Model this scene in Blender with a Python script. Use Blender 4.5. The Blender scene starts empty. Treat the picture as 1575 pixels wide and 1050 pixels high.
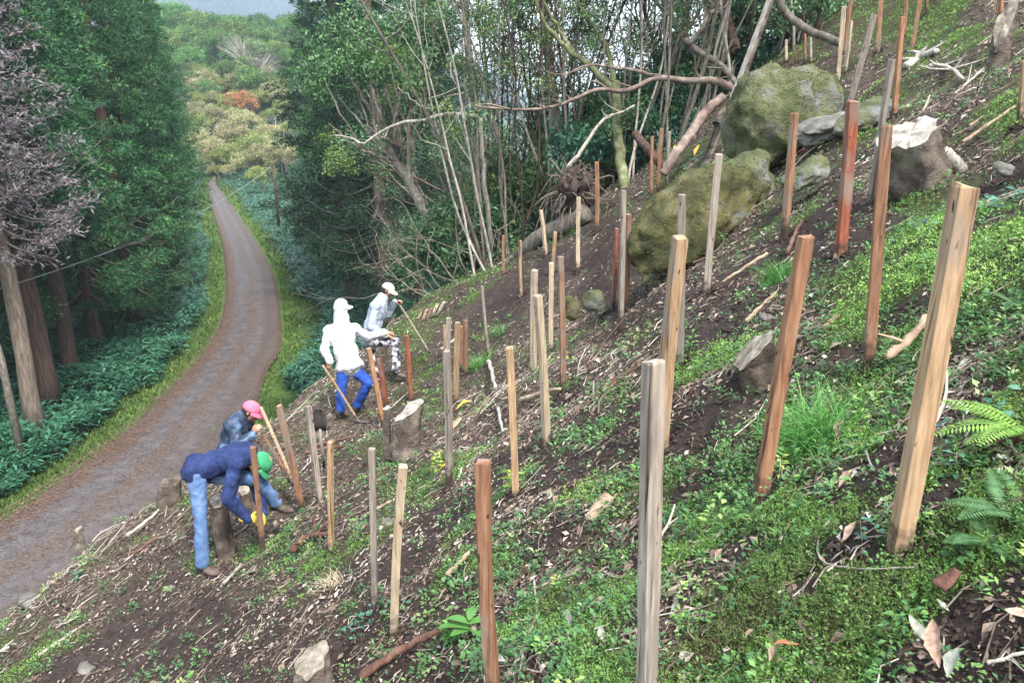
import bpy, bmesh, math, random
import numpy as np
from mathutils import Vector, Matrix
random.seed(7); RG = np.random.default_rng(11)
C = bpy.context.scene.collection
S = bpy.context.scene

# ------------------------------------------------------------------ camera, sky, sun, exposure
F_PX = 1271.0; PITCH = math.radians(17.5)
cd = bpy.data.cameras.new('camera'); cam = bpy.data.objects.new('camera', cd); C.objects.link(cam)
cam.location = (0, 0, 0); cam.rotation_euler = (math.pi/2 - PITCH, 0, 0)
cd.sensor_width = 36; cd.lens = 36*F_PX/1575; cd.clip_start = 0.05; cd.clip_end = 6000
S.camera = cam
SUN_EL = math.radians(58); SUN_AZ = math.radians(150)
w = bpy.data.worlds.new('World'); S.world = w; w.use_nodes = True
nt = w.node_tree; nt.nodes.clear()
wo = nt.nodes.new('ShaderNodeOutputWorld')
sky = nt.nodes.new('ShaderNodeTexSky'); sky.sky_type = 'NISHITA'; sky.sun_disc = False
sky.sun_elevation = SUN_EL; sky.sun_rotation = SUN_AZ; sky.dust_density = 4; sky.air_density = 1.4
b1 = nt.nodes.new('ShaderNodeBackground'); b1.inputs[1].default_value = 0.09
nt.links.new(sky.outputs[0], b1.inputs[0])
b2 = nt.nodes.new('ShaderNodeBackground'); b2.inputs[0].default_value = (0.84, 0.93, 1.0, 1); b2.inputs[1].default_value = 0.55
ad = nt.nodes.new('ShaderNodeAddShader')                 # the cloud deck over the clear sky
nt.links.new(b1.outputs[0], ad.inputs[0]); nt.links.new(b2.outputs[0], ad.inputs[1])
nt.links.new(ad.outputs[0], wo.inputs[0])
sl = bpy.data.lights.new('sun', 'SUN'); sl.energy = 2.6; sl.angle = math.radians(10); sl.color = (1, .97, .93)
so = bpy.data.objects.new('sun', sl); C.objects.link(so)
so.rotation_euler = (math.pi/2 - SUN_EL, 0, math.pi - SUN_AZ)
S.view_settings.view_transform = 'Standard'; S.view_settings.look = 'None'
S.view_settings.exposure = 1.55; S.view_settings.gamma = 1
try: S.view_settings.use_curve_mapping = False
except Exception: pass
S.cycles.max_bounces = 6; S.cycles.diffuse_bounces = 3; S.cycles.transparent_max_bounces = 4; S.cycles.volume_bounces = 1

# ------------------------------------------------------------------ small helpers
cp, sp = math.cos(PITCH), math.sin(PITCH)
def P(u, v, d):
    x = (u-787.5)/F_PX*d; yd = (v-525)/F_PX*d
    return Vector((x, d*cp - yd*sp, -d*sp - yd*cp))
def proj(p):
    p = np.atleast_2d(p); dep = p[:,1]*cp - p[:,2]*sp; up = p[:,1]*sp + p[:,2]*cp
    dd = np.where(dep > .05, dep, .05)
    return 787.5 + p[:,0]/dd*F_PX, 525 - up/dd*F_PX, dep
def hash3(ix, iy, iz, seed):
    h = (ix.astype(np.int64)*374761393 + iy.astype(np.int64)*668265263 + iz.astype(np.int64)*2147483647 + seed*1274126177) & 0xffffffff
    h = ((h ^ (h >> 13))*1274126177) & 0xffffffff
    h = ((h ^ (h >> 16))*2246822519) & 0xffffffff
    return ((h ^ (h >> 15)) & 0xffffff)/float(0xffffff)
def vnoise(p, seed=0):
    """value noise, p (n,3) -> -1..1"""
    i = np.floor(p); f = p - i; f = f*f*(3-2*f); i = i.astype(np.int64); r = 0
    for a in (0, 1):
        for b in (0, 1):
            for c in (0, 1):
                wt = (f[:,0] if a else 1-f[:,0])*(f[:,1] if b else 1-f[:,1])*(f[:,2] if c else 1-f[:,2])
                r = r + wt*hash3(i[:,0]+a, i[:,1]+b, i[:,2]+c, seed)
    return r*2-1
def fbm(p, oct=4, seed=0, gain=.5):
    r = 0; a = 1; s = 1
    for k in range(oct):
        r = r + a*vnoise(p*s+17.3*k, seed+k); a *= gain; s *= 2.03
    return r
def fb2(x, y, sc, oct=3, seed=0, gain=.5):
    return fbm(np.stack([x*sc, y*sc, np.zeros_like(x)+seed*.37], -1), oct, seed, gain)
def sstep(a, b, x):
    t = np.clip((x-a)/(b-a), 0, 1); return t*t*(3-2*t)

def mesh_np(name, V, quads=None, tris=None, rnd=None, smooth=False, uv=None, extra=None):
    me = bpy.data.meshes.new(name); V = np.asarray(V, np.float32)
    q = np.zeros((0,4), np.int32) if quads is None else np.asarray(quads, np.int32).reshape(-1,4)
    t = np.zeros((0,3), np.int32) if tris is None else np.asarray(tris, np.int32).reshape(-1,3)
    me.vertices.add(len(V)); me.vertices.foreach_set('co', V.ravel())
    idx = np.concatenate([q.ravel(), t.ravel()])
    me.loops.add(len(idx)); me.loops.foreach_set('vertex_index', idx)
    st = np.concatenate([np.arange(len(q))*4, len(q)*4+np.arange(len(t))*3]).astype(np.int32)
    me.polygons.add(len(st)); me.polygons.foreach_set('loop_start', st)
    me.polygons.foreach_set('loop_total', np.concatenate([np.full(len(q),4), np.full(len(t),3)]).astype(np.int32))
    me.polygons.foreach_set('use_smooth', np.full(len(st), smooth))
    if uv is not None:
        ul = me.uv_layers.new(name='UVMap'); ul.data.foreach_set('uv', np.asarray(uv, np.float32)[idx].ravel())
    if rnd is not None:
        a = me.attributes.new('rnd', 'FLOAT', 'POINT'); a.data.foreach_set('value', np.asarray(rnd, np.float32))
    for k, val in (extra or {}).items():
        a = me.attributes.new(k, 'FLOAT', 'POINT'); a.data.foreach_set('value', np.asarray(val, np.float32))
    me.update(calc_edges=True); return me
class MB:
    """collects pieces of ONE mesh"""
    def __init__(s): s.V=[]; s.Q=[]; s.T=[]; s.R=[]; s.n=0
    def add(s, V, Q=None, T=None, rnd=None):
        V = np.asarray(V, float).reshape(-1,3)
        if Q is not None and len(Q): s.Q.append(np.asarray(Q)+s.n)
        if T is not None and len(T): s.T.append(np.asarray(T)+s.n)
        s.V.append(V); s.R.append(np.full(len(V), random.random()) if rnd is None else np.broadcast_to(np.asarray(rnd,float), (len(V),)))
        s.n += len(V)
    def tube(s, pts, rad, sides=6, rnd=None, cap=True, noise=0, seed=0, squash=None):
        pts = np.asarray([tuple(p) for p in pts], float); n = len(pts); rad = np.broadcast_to(np.asarray(rad, float), (n,))
        tan = np.gradient(pts, axis=0); tan /= np.linalg.norm(tan, axis=1)[:,None]+1e-9
        ref = np.array([0.,0,1]) if abs(tan[0][2]) < .9 else np.array([1.,0,0])
        u = np.cross(tan, ref); bad = np.linalg.norm(u, axis=1) < 1e-3; u[bad] = (1,0,0); u /= np.linalg.norm(u, axis=1)[:,None]
        v = np.cross(tan, u); a = np.arange(sides)/sides*2*math.pi
        rr = rad[:,None]*np.ones(sides)
        if noise: 
            q = pts[:,None,:] + (u[:,None,:]*np.cos(a)[None,:,None]+v[:,None,:]*np.sin(a)[None,:,None])*rad[:,None,None]
            rr = rr*(1+noise*fbm(q.reshape(-1,3)*(1.2/max(rad.max(),1e-3)), 3, seed).reshape(n,sides))
        V = pts[:,None,:] + u[:,None,:]*(np.cos(a)[None,:]*rr)[:,:,None] + v[:,None,:]*(np.sin(a)[None,:]*rr)[:,:,None]
        Q = []
        i = np.arange(n-1)[:,None]*sides; j = np.arange(sides)[None,:]; k = (j+1)%sides
        Q = np.stack([i+j, i+k, i+sides+k, i+sides+j], -1).reshape(-1,4)
        V = V.reshape(-1,3); T = None
        if cap:
            V = np.vstack([V, pts[0], pts[-1]]); j = np.arange(sides); k=(j+1)%sides
            T = np.vstack([np.stack([k, j, np.full(sides, n*sides)], -1), np.stack([(n-1)*sides+j, (n-1)*sides+k, np.full(sides, n*sides+1)], -1)])
        s.add(V, Q, T, rnd)
    def leaves(s, pos, dirs, nrm, L, W, rnd, cup=0.0):
        """diamond leaves: pos base (n,3); dirs tip direction; nrm; L, W arrays"""
        pos = np.asarray(pos, float); n = len(pos)
        if n == 0: return
        d = dirs/(np.linalg.norm(dirs,axis=1)[:,None]+1e-9); sd = np.cross(d, nrm); sd /= np.linalg.norm(sd,axis=1)[:,None]+1e-9
        nn = np.cross(sd, d)
        L = np.broadcast_to(L,(n,))[:,None]; W = np.broadcast_to(W,(n,))[:,None]; rnd = np.broadcast_to(rnd,(n,))
        m = pos + d*L*.45 + nn*(cup*W)
        V = np.stack([pos, m+sd*W*.5, pos+d*L-nn*L*cup*.4, m-sd*W*.5], 1).reshape(-1,3)
        s.add(V, np.arange(n*4).reshape(-1,4), None, np.repeat(rnd,4))
    def mesh(s, name, smooth=False):
        return mesh_np(name, np.vstack(s.V), np.vstack(s.Q) if s.Q else None, np.vstack(s.T) if s.T else None, np.concatenate(s.R), smooth)
    def build(s, name, mat, parent=None, smooth=False):
        return obj(name, s.mesh(name, smooth), mat, parent)
def obj(name, me, mat=None, parent=None):
    o = bpy.data.objects.new(name, me); C.objects.link(o)
    if mat is not None and not me.materials: me.materials.append(mat)
    if parent is not None: o.parent = parent
    return o
def tag(o, label=None, cat=None, group=None, kind=None):
    if label: o['label'] = label
    if cat: o['category'] = cat
    if group: o['group'] = group
    if kind: o['kind'] = kind
    return o
def thing(name, label, cat, loc=(0,0,0), group=None, rz=0, sc=1):
    o = bpy.data.objects.new(name, None); C.objects.link(o); o.location = loc; o.rotation_euler = (0,0,rz)
    o.scale = (sc,sc,sc) if not hasattr(sc,'__len__') else sc; o.empty_display_size = .1
    return tag(o, label, cat, group)
def dup(root, loc, rz, sc=1, label=None, cat=None, group=None):
    r = root.copy(); C.objects.link(r); r.location = loc; r.rotation_euler = (0,0,rz)
    r.scale = (sc,sc,sc) if not hasattr(sc,'__len__') else sc
    tag(r, label, cat, group)
    for ch in root.children:
        c = ch.copy(); C.objects.link(c); c.parent = r
        for g in ch.children:
            d = g.copy(); C.objects.link(d); d.parent = c
    return r
def tube_obj(name, pts, rad, mat, label, cat, group=None, sides=8, noise=.12, parent=None, seed=0):
    m = MB(); o0 = Vector(pts[0]); m.tube([Vector(p)-o0 for p in pts], rad, sides, noise=noise, seed=seed)
    o = m.build(name, mat, parent, True); o.location = o0
    if label: tag(o, label, cat, group)
    return o
def smooth_path(pts, n=14, jit=0, seed=0):
    pts = np.asarray([tuple(p) for p in pts], float); k = len(pts)
    t = np.linspace(0, k-1, n); out = []
    for a in t:
        i = min(int(a), k-2); f = a-i
        p0 = pts[max(i-1,0)]; p1 = pts[i]; p2 = pts[i+1]; p3 = pts[min(i+2,k-1)]
        out.append(.5*((2*p1)+(-p0+p2)*f+(2*p0-5*p1+4*p2-p3)*f*f+(-p0+3*p1-3*p2+p3)*f**3))
    out = np.array(out)
    if jit:
        r = np.random.default_rng(seed); out[1:-1] += r.normal(0, jit, (n-2,3))
    return out

# ------------------------------------------------------------------ materials
def M(name, stops, scale=6, rough=.85, bump=0, bscale=30, attr=None, stretch=None, detail=5, objrnd=0, spec=.3, trans=0, coords='Object', bdist=.02, distort=0, hv=0):
    """noise-driven colour ramp; attr mixes the per-leaf random in; objrnd varies value per object"""
    m = bpy.data.materials.new(name); m.use_nodes = True; t = m.node_tree; N = t.nodes; L = t.links
    bs = N['Principled BSDF']; bs.inputs['Roughness'].default_value = rough; bs.inputs['Specular IOR Level'].default_value = spec
    tc = N.new('ShaderNodeTexCoord'); src = tc.outputs[coords]
    if stretch:
        mp = N.new('ShaderNodeMapping'); mp.inputs['Scale'].default_value = stretch; L.new(src, mp.inputs[0]); src = mp.outputs[0]
    ramp = N.new('ShaderNodeValToRGB'); e = ramp.color_ramp.elements
    for i, (pos, col) in enumerate(stops):
        el = e[i] if i < 2 else e.new(pos)
        el.position = pos; el.color = (*col, 1)
    if attr:
        at = N.new('ShaderNodeAttribute'); at.attribute_name = attr; L.new(at.outputs['Fac'], ramp.inputs[0])
    else:
        no = N.new('ShaderNodeTexNoise'); no.inputs['Scale'].default_value = scale; no.inputs['Detail'].default_value = detail; no.inputs['Roughness'].default_value = .65
        no.inputs['Distortion'].default_value = distort
        L.new(src, no.inputs['Vector'])
        mr = N.new('ShaderNodeMapRange'); mr.inputs[1].default_value = .3; mr.inputs[2].default_value = .7
        L.new(no.outputs[0], mr.inputs[0]); L.new(mr.outputs[0], ramp.inputs[0])
    col = ramp.outputs[0]
    if objrnd:
        oi = N.new('ShaderNodeObjectInfo'); hs = N.new('ShaderNodeHueSaturation')
        mr = N.new('ShaderNodeMapRange'); mr.inputs[3].default_value = 1-objrnd; mr.inputs[4].default_value = 1+objrnd
        L.new(oi.outputs['Random'], mr.inputs[0]); L.new(mr.outputs[0], hs.inputs['Value'])
        if hv:
            ml = N.new('ShaderNodeMath'); ml.operation='MULTIPLY'; ml.inputs[1].default_value=7.31; fr=N.new('ShaderNodeMath'); fr.operation='FRACT'
            L.new(oi.outputs['Random'], ml.inputs[0]); L.new(ml.outputs[0], fr.inputs[0])
            m2 = N.new('ShaderNodeMapRange'); m2.inputs[3].default_value = .5-hv; m2.inputs[4].default_value = .5+hv
            L.new(fr.outputs[0], m2.inputs[0]); L.new(m2.outputs[0], hs.inputs['Hue'])
        L.new(col, hs.inputs['Color']); col = hs.outputs[0]
    L.new(col, bs.inputs['Base Color'])
    if trans:
        tr = N.new('ShaderNodeBsdfTranslucent'); L.new(col, tr.inputs[0]); mx = N.new('ShaderNodeMixShader'); mx.inputs[0].default_value = trans
        L.new(bs.outputs[0], mx.inputs[1]); L.new(tr.outputs[0], mx.inputs[2]); L.new(mx.outputs[0], N['Material Output'].inputs[0])
    if bump:
        n2 = N.new('ShaderNodeTexNoise'); n2.inputs['Scale'].default_value = bscale; n2.inputs['Detail'].default_value = 6; n2.inputs['Roughness'].default_value = .7
        L.new(src, n2.inputs['Vector'])
        bp = N.new('ShaderNodeBump'); bp.inputs['Strength'].default_value = bump; bp.inputs['Distance'].default_value = bdist
        L.new(n2.outputs[0], bp.inputs['Height']); L.new(bp.outputs[0], bs.inputs['Normal'])
    return m

# ------------------------------------------------------------------ terrain shape
PL = (0.710, -0.146, -1.876)
ROADZ = -11.5
_res = [((1380,850),2.7),((1170,765),3.5),((993,1115),2.45),((1015,700),4.15),((762,1075),3.45),((607,975),4.9),((577,937),5.2),((510,852),7.45),((493,775),8.65),((793,775),5.5),
 ((690,735),6.8),((840,692),5.7),((1335,557),4.0),((1292,398),6.05),((1207,352),8.2),((1087,448),6.8),((1046,564),5.3),((867,590),7.1),((847,540),9.9),((955,495),7.2),
 ((889,413),12.8),((918,350),14.2),((1002,310),14.4),((1298,190),8.85),((630,615),13.2),((588,645),12.1),((702,615),11.2),((1287,135),12.5),((1375,185),9.6),
 ((312,880),7.6),((525,640),12.0),((612,575),13.1),((0,920),9.0),((130,820),9.7),((250,730),10.5),((350,650),11.8),((480,560),14.5),((600,480),18),((700,430),21),
 ((0,1050),7.0),((150,980),7.3),((800,385),19),((1100,170),17),((1200,90),17.5),((1300,10),18),((1000,250),17)]
_cp = np.array([P(*uv, d) for uv, d in _res]); _r = _cp[:,2] - (PL[0]*_cp[:,0]+PL[1]*_cp[:,1]+PL[2])
def _K(a, b): 
    d2 = ((a[:,None,:2]-b[None,:,:2])**2).sum(-1); return np.exp(-d2/(2*3.2**2)) + .5*np.exp(-d2/(2*8.0**2))
_al = np.linalg.solve(_K(_cp,_cp)+np.eye(len(_cp))*.12, _r)
_ed = np.array([P(*uv,d) for uv,d in (((0,920),9.0),((130,820),9.7),((250,730),10.5),((350,650),11.8),((480,560),14.5),((600,480),18),((700,430),21))])
_ey = np.concatenate([[-40,2,5.5], _ed[:,1], [26,34,80]]); _ex = np.concatenate([[-6.5,-6.3,-6.0], _ed[:,0], [-.5,2,20]])
def H(x, y, far=True):
    x = np.asarray(x,float).ravel(); y = np.asarray(y,float).ravel(); q = np.stack([x,y],-1)
    res = np.zeros(len(x)); near = (np.abs(x)<40)&(y<60)&(y>-40)
    for i in range(0, len(x), 20000):
        j = slice(i,i+20000)
        if near[j].any(): res[j] = _K(q[j], _cp)@_al
    xc = np.where(x > 16, 16+(x-16)*.35, x); yc = np.clip(y,-30,60)
    h = PL[0]*xc + PL[1]*yc + PL[2] + res
    s = np.interp(y, _ey, _ex) - x
    h = h - .95*np.logaddexp(0, s*2.2)/2.2
    h = h - .75*np.logaddexp(0, (y-25.5-.15*x)*.8)/.8
    low = np.full(len(x), ROADZ-.05)
    r = np.hypot(x,y); az = np.degrees(np.arctan2(x,y))
    # valley floor: flat along the road, dropping away on the right behind the ridge
    low = low - 30*sstep(-9, 2, az)*sstep(45, 120, r)
    low = low + 20*np.exp(-(((az+18.3)*3.0*r/180)/ (r*.165))**2)*sstep(125, 255, r)*(1-.25*sstep(280,420,r)) 
    low = low + 138*sstep(850, 1450, r)*np.exp(-((az+24)/17.)**2)
    low = low + 11*sstep(112,158,r)*(1-sstep(175,240,r))*sstep(-30,-22,az)*(1-sstep(-12,-6,az))
    low = low + 9*sstep(2, 30, -x-26-.19*y)*sstep(-50,10,y)      # bank behind the cedars
    k = 1.2; hi = np.logaddexp(h*k, low*k)/k
    return hi
def cover_noise(x,y): return fb2(x,y,.9,3,5)
def gp(u, v, lift=0):
    """walk the ray of a photo pixel until it meets the terrain"""
    d = np.concatenate([np.linspace(1,30,1200), np.linspace(30,400,2500)]); r = P(u,v,1)
    z = H(r.x*d, r.y*d); b = np.nonzero(r.z*d < z)[0]
    k = b[0] if len(b) else len(d)-1
    if k>0:
        a0 = r.z*d[k-1]-z[k-1]; a1 = r.z*d[k]-z[k]; t = a0/(a0-a1+1e-9); dd = d[k-1]+(d[k]-d[k-1])*t
    else: dd = d[0]
    return Vector((r.x*dd, r.y*dd, r.z*dd+lift)), dd

def gpr(u, v, dmax=22):
    """the ridge: step down the photo column until the ray meets the near hill"""
    for k in range(60):
        b, d = gp(u, v)
        if d < dmax: return b, d
        v += 3
    return b, d
# ------------------------------------------------------------------ ground cover map (read off the photo, stored on the ground itself)
_MAP = [ # one letter per 75 px: G bright moss, g thin green, l litter, s bare soil
"lllllllllggglllgggGGl","lllllllllgggllllglglg","lllllllllggllllllglsg","lllllllllggllggggslls","lllllllllgggsllgssGGG",
"llllllllgggsslssgGGGG","lllllllgggslsssslGGGgG","llllllllgslllggggGglGG","lllllllllllggsgggglsGG","lllllllgglssgGggGGsgll",
"lllllllggggggggGGgGggG","lllslgGsggggGggGGGGGGs","llsssssgsssgggGGGGgsss","gsssssssssgGGgGGGGlsss"]
_cov = np.array([[{'G':(1,0),'g':(.55,.35),'l':(.12,1),'s':(0,.12)}[c] for c in r[:21]] for r in _MAP], float)   # green, litter
PITS = [(*gp(u_,v_)[0][:2], r_) for u_,v_,r_ in ((1340,735,.17),(1300,842,.08),(1100,655,.24),(1545,965,.22),(715,762,.42),(1000,470,.5),(1290,400,.28),(1215,365,.35),(790,450,.8),(960,420,.6),(625,850,.28),(880,600,.45),(985,655,.22),(1062,735,.10),(985,850,.11),(845,835,.18),(1150,845,.07),(1440,790,.06),(1085,520,.3),(1175,430,.28),(900,720,.3),(1230,905,.05),(770,640,.4),(1500,640,.08),(1400,470,.14),(1310,540,.12))]
def cover(x, y, z):
    p = np.stack([x,y,z],-1); u, v, dep = proj(p)
    n1 = fb2(x,y,1.6,3,21)*48; n2 = fb2(x,y,1.6,3,22)*48
    near = np.clip(3.5/np.maximum(dep,.5), .35, 1.6)
    gu = np.clip((u+n1*near)/75-.5, 0, 19.999); gv = np.clip((v+n2*near)/75-.5, 0, 12.999)
    i = gu.astype(int); j = gv.astype(int); fu = (gu-i)[:,None]; fv = (gv-j)[:,None]
    c = (_cov[j,i]*(1-fu)*(1-fv)+_cov[j,i+1]*fu*(1-fv)+_cov[j+1,i]*(1-fu)*fv+_cov[j+1,i+1]*fu*fv)
    n = fb2(x,y,2.6,4,31,.6); pit = np.zeros(len(x))
    for (px_,py_,pr0) in PITS: pit = np.maximum(pit, np.exp(-(((x-px_)**2+(y-py_)**2)/pr0**2)**1.5))
    g = np.clip(c[:,0]+n*.80*(c[:,0]>.04)-.10-pit*1.3, 0, 1); l = np.clip(c[:,1]+fb2(x,y,3.1,3,41)*.35-pit*.6, 0, 1)
    return g, l
# road outline: left and right edges on the valley floor
def rp(u, v):
    r = P(u,v,1); d = ROADZ/r.z; return np.array([r.x*d, r.y*d])
_L = [rp(*q) for q in ((318,268),(320,285),(321,300),(328,330),(338,360),(344,390),(347,420),(347,450),(343,480),(333,510),(313,540),(288,570),(258,600),(218,640),(172,680),(128,712),(66,757),(0,800),(-110,860),(-300,960))]
_Rw = [rp(*q) for q in ((324,268),(333,285),(345,300),(367,330),(387,360),(405,390),(420,420),(427,450),(431,480),(432,510),(430,540))]
_L = np.array(_L); _R = np.array(_Rw)
ext = []
for k in range(len(_Rw), len(_L)):                 # beyond the hill's edge: the road keeps its width
    t = _L[min(k+1,len(_L)-1)]-_L[k-1]; t /= np.linalg.norm(t); nrm = np.array([-t[1], t[0]]); nrm = nrm if nrm[0] > 0 else -nrm
    wd = float(np.interp(k, [11,13,16,19], [3.3,3.9,4.7,5.2])); ext.append(_L[k]+nrm*wd)
_R = np.vstack([_R, ext])
far_c = [np.array([-50,117.]), np.array([-68,132.])]
_L = np.vstack([far_c[1]-[1.6,0], far_c[0]-[1.6,0], _L]); _R = np.vstack([far_c[1]+[1.6,0], far_c[0]+[1.6,0], _R])
RL = smooth_path([(p[0],p[1],0) for p in _L], 160)[:,:2]; RR = smooth_path([(p[0],p[1],0) for p in _R], 160)[:,:2]
RCN = (RL+RR)/2; RHW = np.linalg.norm(RR-RL,axis=1)/2
def road_dist(x, y):
    """signed distance outside the road edge (metres), and side (-1 left)"""
    x = np.asarray(x); y = np.asarray(y); out = np.full(len(x), 99.); side = np.zeros(len(x))
    for i in range(0, len(x), 20000):
        j = slice(i, i+20000)
        dx = x[j][:,None]-RCN[None,:,0]; dy = y[j][:,None]-RCN[None,:,1]; dd = np.hypot(dx,dy)-RHW[None]
        k = dd.argmin(1); out[j] = dd[np.arange(len(k)),k]; side[j] = np.sign(x[j]-RCN[k,0])
    return out, side

# ------------------------------------------------------------------ terrain sheet
def micro(x, y, z):
    r = np.hypot(x,y); a = np.clip(1.2-r/45, 0, 1)*sstep(-9.5,-8.0,z)
    n = fb2(x,y,1.1,2,3)*.09 + fb2(x,y,4.2,3,4)*.028 + np.abs(fb2(x,y,11,3,6))*.022 - .02
    t = fb2(x,y,.55,2,9)                                        # shallow planting terraces
    return (n + .05*np.sin(z*5.2+t*4))*a
def Hm(x, y):
    z = H(x,y); x=np.asarray(x,float).ravel(); y=np.asarray(y,float).ravel(); return z + micro(x,y,z)
rings = np.concatenate([[0.02], .45*np.exp(np.linspace(0, math.log(1600/.45), 720))])
az = np.radians(np.concatenate([np.linspace(-44,44,640), np.linspace(46,314,90)])); na = len(az)
X = (rings[:,None]*np.sin(az)[None]).ravel(); Y = (rings[:,None]*np.cos(az)[None]).ravel()
Z = Hm(X, Y)
rd, rs = road_dist(X, Y)
Z = Z - .12*(rd < .6)*(Z < -9)
i = np.arange(len(rings)-1)[:,None]*na; j = np.arange(na)[None]; k = (j+1)%na
Q = np.stack([i+j, i+na+j, i+na+k, i+k], -1).reshape(-1,4)
g, l = cover(X,Y,Z); rr = np.hypot(X,Y)
onhill = sstep(-10.6,-9.2,Z)*(rr < 60)
verge = (1-onhill)*np.exp(-(np.clip(rd-.3,0,9)/1.0)**2)*(rr<98)
gm = bpy.data.materials.new('ground'); gm.use_nodes = True
t = gm.node_tree; N = t.nodes; Lk = t.links; bs = N['Principled BSDF']; bs.inputs['Roughness'].default_value = .93; bs.inputs['Specular IOR Level'].default_value = .15
def nd(kind, **kw):
    n = N.new(kind)
    for a, b in kw.items(): setattr(n, a, b)
    return n
tc = nd('ShaderNodeTexCoord')
def noise(sc, det=6, rg=.7):
    n = nd('ShaderNodeTexNoise'); n.inputs['Scale'].default_value = sc; n.inputs['Detail'].default_value = det; n.inputs['Roughness'].default_value = rg; Lk.new(tc.outputs['Object'], n.inputs['Vector']); return n
def ramp(src, stops):
    r = nd('ShaderNodeValToRGB')
    for q, (pos, col) in enumerate(stops):
        el = r.color_ramp.elements[q] if q < 2 else r.color_ramp.elements.new(pos); el.position = pos; el.color = (*col,1)
    Lk.new(src, r.inputs[0]); return r
def mix(fac, a, b):
    m = nd('ShaderNodeMix', data_type='RGBA'); Lk.new(fac, m.inputs[0]); Lk.new(a, m.inputs[6]); Lk.new(b, m.inputs[7]); return m.outputs[2]
n1 = noise(7,8); soil = ramp(n1.outputs[0], [(.3,(.020,.0145,.0135)),(.55,(.044,.032,.029)),(.75,(.080,.061,.055))])
n2 = noise(38,5); lit = ramp(n2.outputs[0], [(.34,(.028,.019,.015)),(.5,(.075,.055,.042)),(.62,(.15,.12,.10)),(.72,(.27,.23,.20))])
n3 = noise(22,6); grn = ramp(n3.outputs[0], [(.3,(.022,.024,.012)),(.5,(.048,.058,.022)),(.7,(.095,.12,.04))])
al = nd('ShaderNodeAttribute', attribute_name='litter'); ag = nd('ShaderNodeAttribute', attribute_name='green'); av = nd('ShaderNodeAttribute', attribute_name='wood'); 
c1 = mix(al.outputs['Fac'], soil.outputs[0], lit.outputs[0]); c2 = mix(ag.outputs['Fac'], c1, grn.outputs[0])
n4 = noise(1.3,6); far = ramp(n4.outputs[0], [(.3,(.012,.022,.012)),(.55,(.028,.05,.02)),(.75,(.05,.08,.03))])
c3 = mix(av.outputs['Fac'], c2, far.outputs[0])
nv = noise(3.5,7); vg = ramp(nv.outputs[0], [(.3,(.035,.06,.015)),(.55,(.075,.13,.03)),(.75,(.12,.17,.06))]); avv = nd('ShaderNodeAttribute', attribute_name='verge')
c4 = mix(avv.outputs['Fac'], c3, vg.outputs[0]); Lk.new(c4, bs.inputs['Base Color'])
nb = noise(26,8,.75); bp = nd('ShaderNodeBump'); bp.inputs['Strength'].default_value = .9; bp.inputs['Distance'].default_value = .035
Lk.new(nb.outputs[0], bp.inputs['Height']); Lk.new(bp.outputs[0], bs.inputs['Normal'])
me = mesh_np('terrain', np.stack([X,Y,Z],-1), Q, smooth=True, extra={'green':g*onhill, 'litter':l*onhill, 'wood':1-onhill, 'verge':verge})
tag(obj('terrain', me, gm), 'steep dug hillside of dark soil falling to a wooded valley floor', 'ground', kind='structure')

# ------------------------------------------------------------------ road: packed surface strip with leaf litter along its left side and down the middle
nw = 26; tt = np.linspace(0,1,nw)
RV = []; RU = []; cum = np.concatenate([[0], np.cumsum(np.linalg.norm(np.diff(RCN,axis=0),axis=1))])
Vx = RL[:,None,:]*(1-tt)[None,:,None] + RR[:,None,:]*tt[None,:,None]
ft = np.linspace(0,1,160)
prof = .05*np.sin(np.pi*tt)[None] - .03*(np.exp(-((tt-.33)/.07)**2)+np.exp(-((tt-.74)/.07)**2))[None]
zz = np.maximum(H(Vx[...,0].ravel(), Vx[...,1].ravel()).reshape(160,nw)*0+ROADZ, np.where(np.arange(160)[:,None]<14, H(Vx[...,0].ravel(), Vx[...,1].ravel()).reshape(160,nw)+.0, -99)) + .10 + prof
zz = zz - .14*(np.abs(tt-.5)>.49)[None]
RVt = np.stack([Vx[...,0],Vx[...,1],zz],-1).reshape(-1,3)
UV = np.stack([np.broadcast_to(tt[None],(160,nw)), np.broadcast_to(cum[:,None]/5,(160,nw))],-1).reshape(-1,2)
i = np.arange(159)[:,None]*nw; j = np.arange(nw-1)[None]
RQ = np.stack([i+j, i+nw+j, i+nw+j+1, i+j+1], -1).reshape(-1,4)
rm = bpy.data.materials.new('road'); rm.use_nodes = True; t = rm.node_tree; N = t.nodes; Lk = t.links; bs = N['Principled BSDF']; bs.inputs['Roughness'].default_value = .8
tc = nd('ShaderNodeTexCoord')
na1 = noise(2.2,8); asp = ramp(na1.outputs[0], [(.35,(.042,.039,.042)),(.5,(.072,.067,.071)),(.68,(.108,.102,.106))])
na2 = noise(9,8); lf = ramp(na2.outputs[0], [(.35,(.032,.021,.016)),(.5,(.075,.045,.031)),(.66,(.135,.086,.058))])
na4 = noise(3,8); drk = ramp(na4.outputs[0], [(.35,(.028,.022,.021)),(.65,(.055,.045,.042))])
uvn = nd('ShaderNodeUVMap'); sx = nd('ShaderNodeSeparateXYZ'); Lk.new(uvn.outputs[0], sx.inputs[0])
nn = noise(.75,7,.75); mad = nd('ShaderNodeMath', operation='MULTIPLY_ADD'); mad.inputs[1].default_value = .42; Lk.new(nn.outputs[0], mad.inputs[0])
sb = nd('ShaderNodeMath', operation='SUBTRACT'); sb.inputs[1].default_value = .21; Lk.new(sx.outputs[0], sb.inputs[0]); Lk.new(sb.outputs[0], mad.inputs[2])
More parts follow.
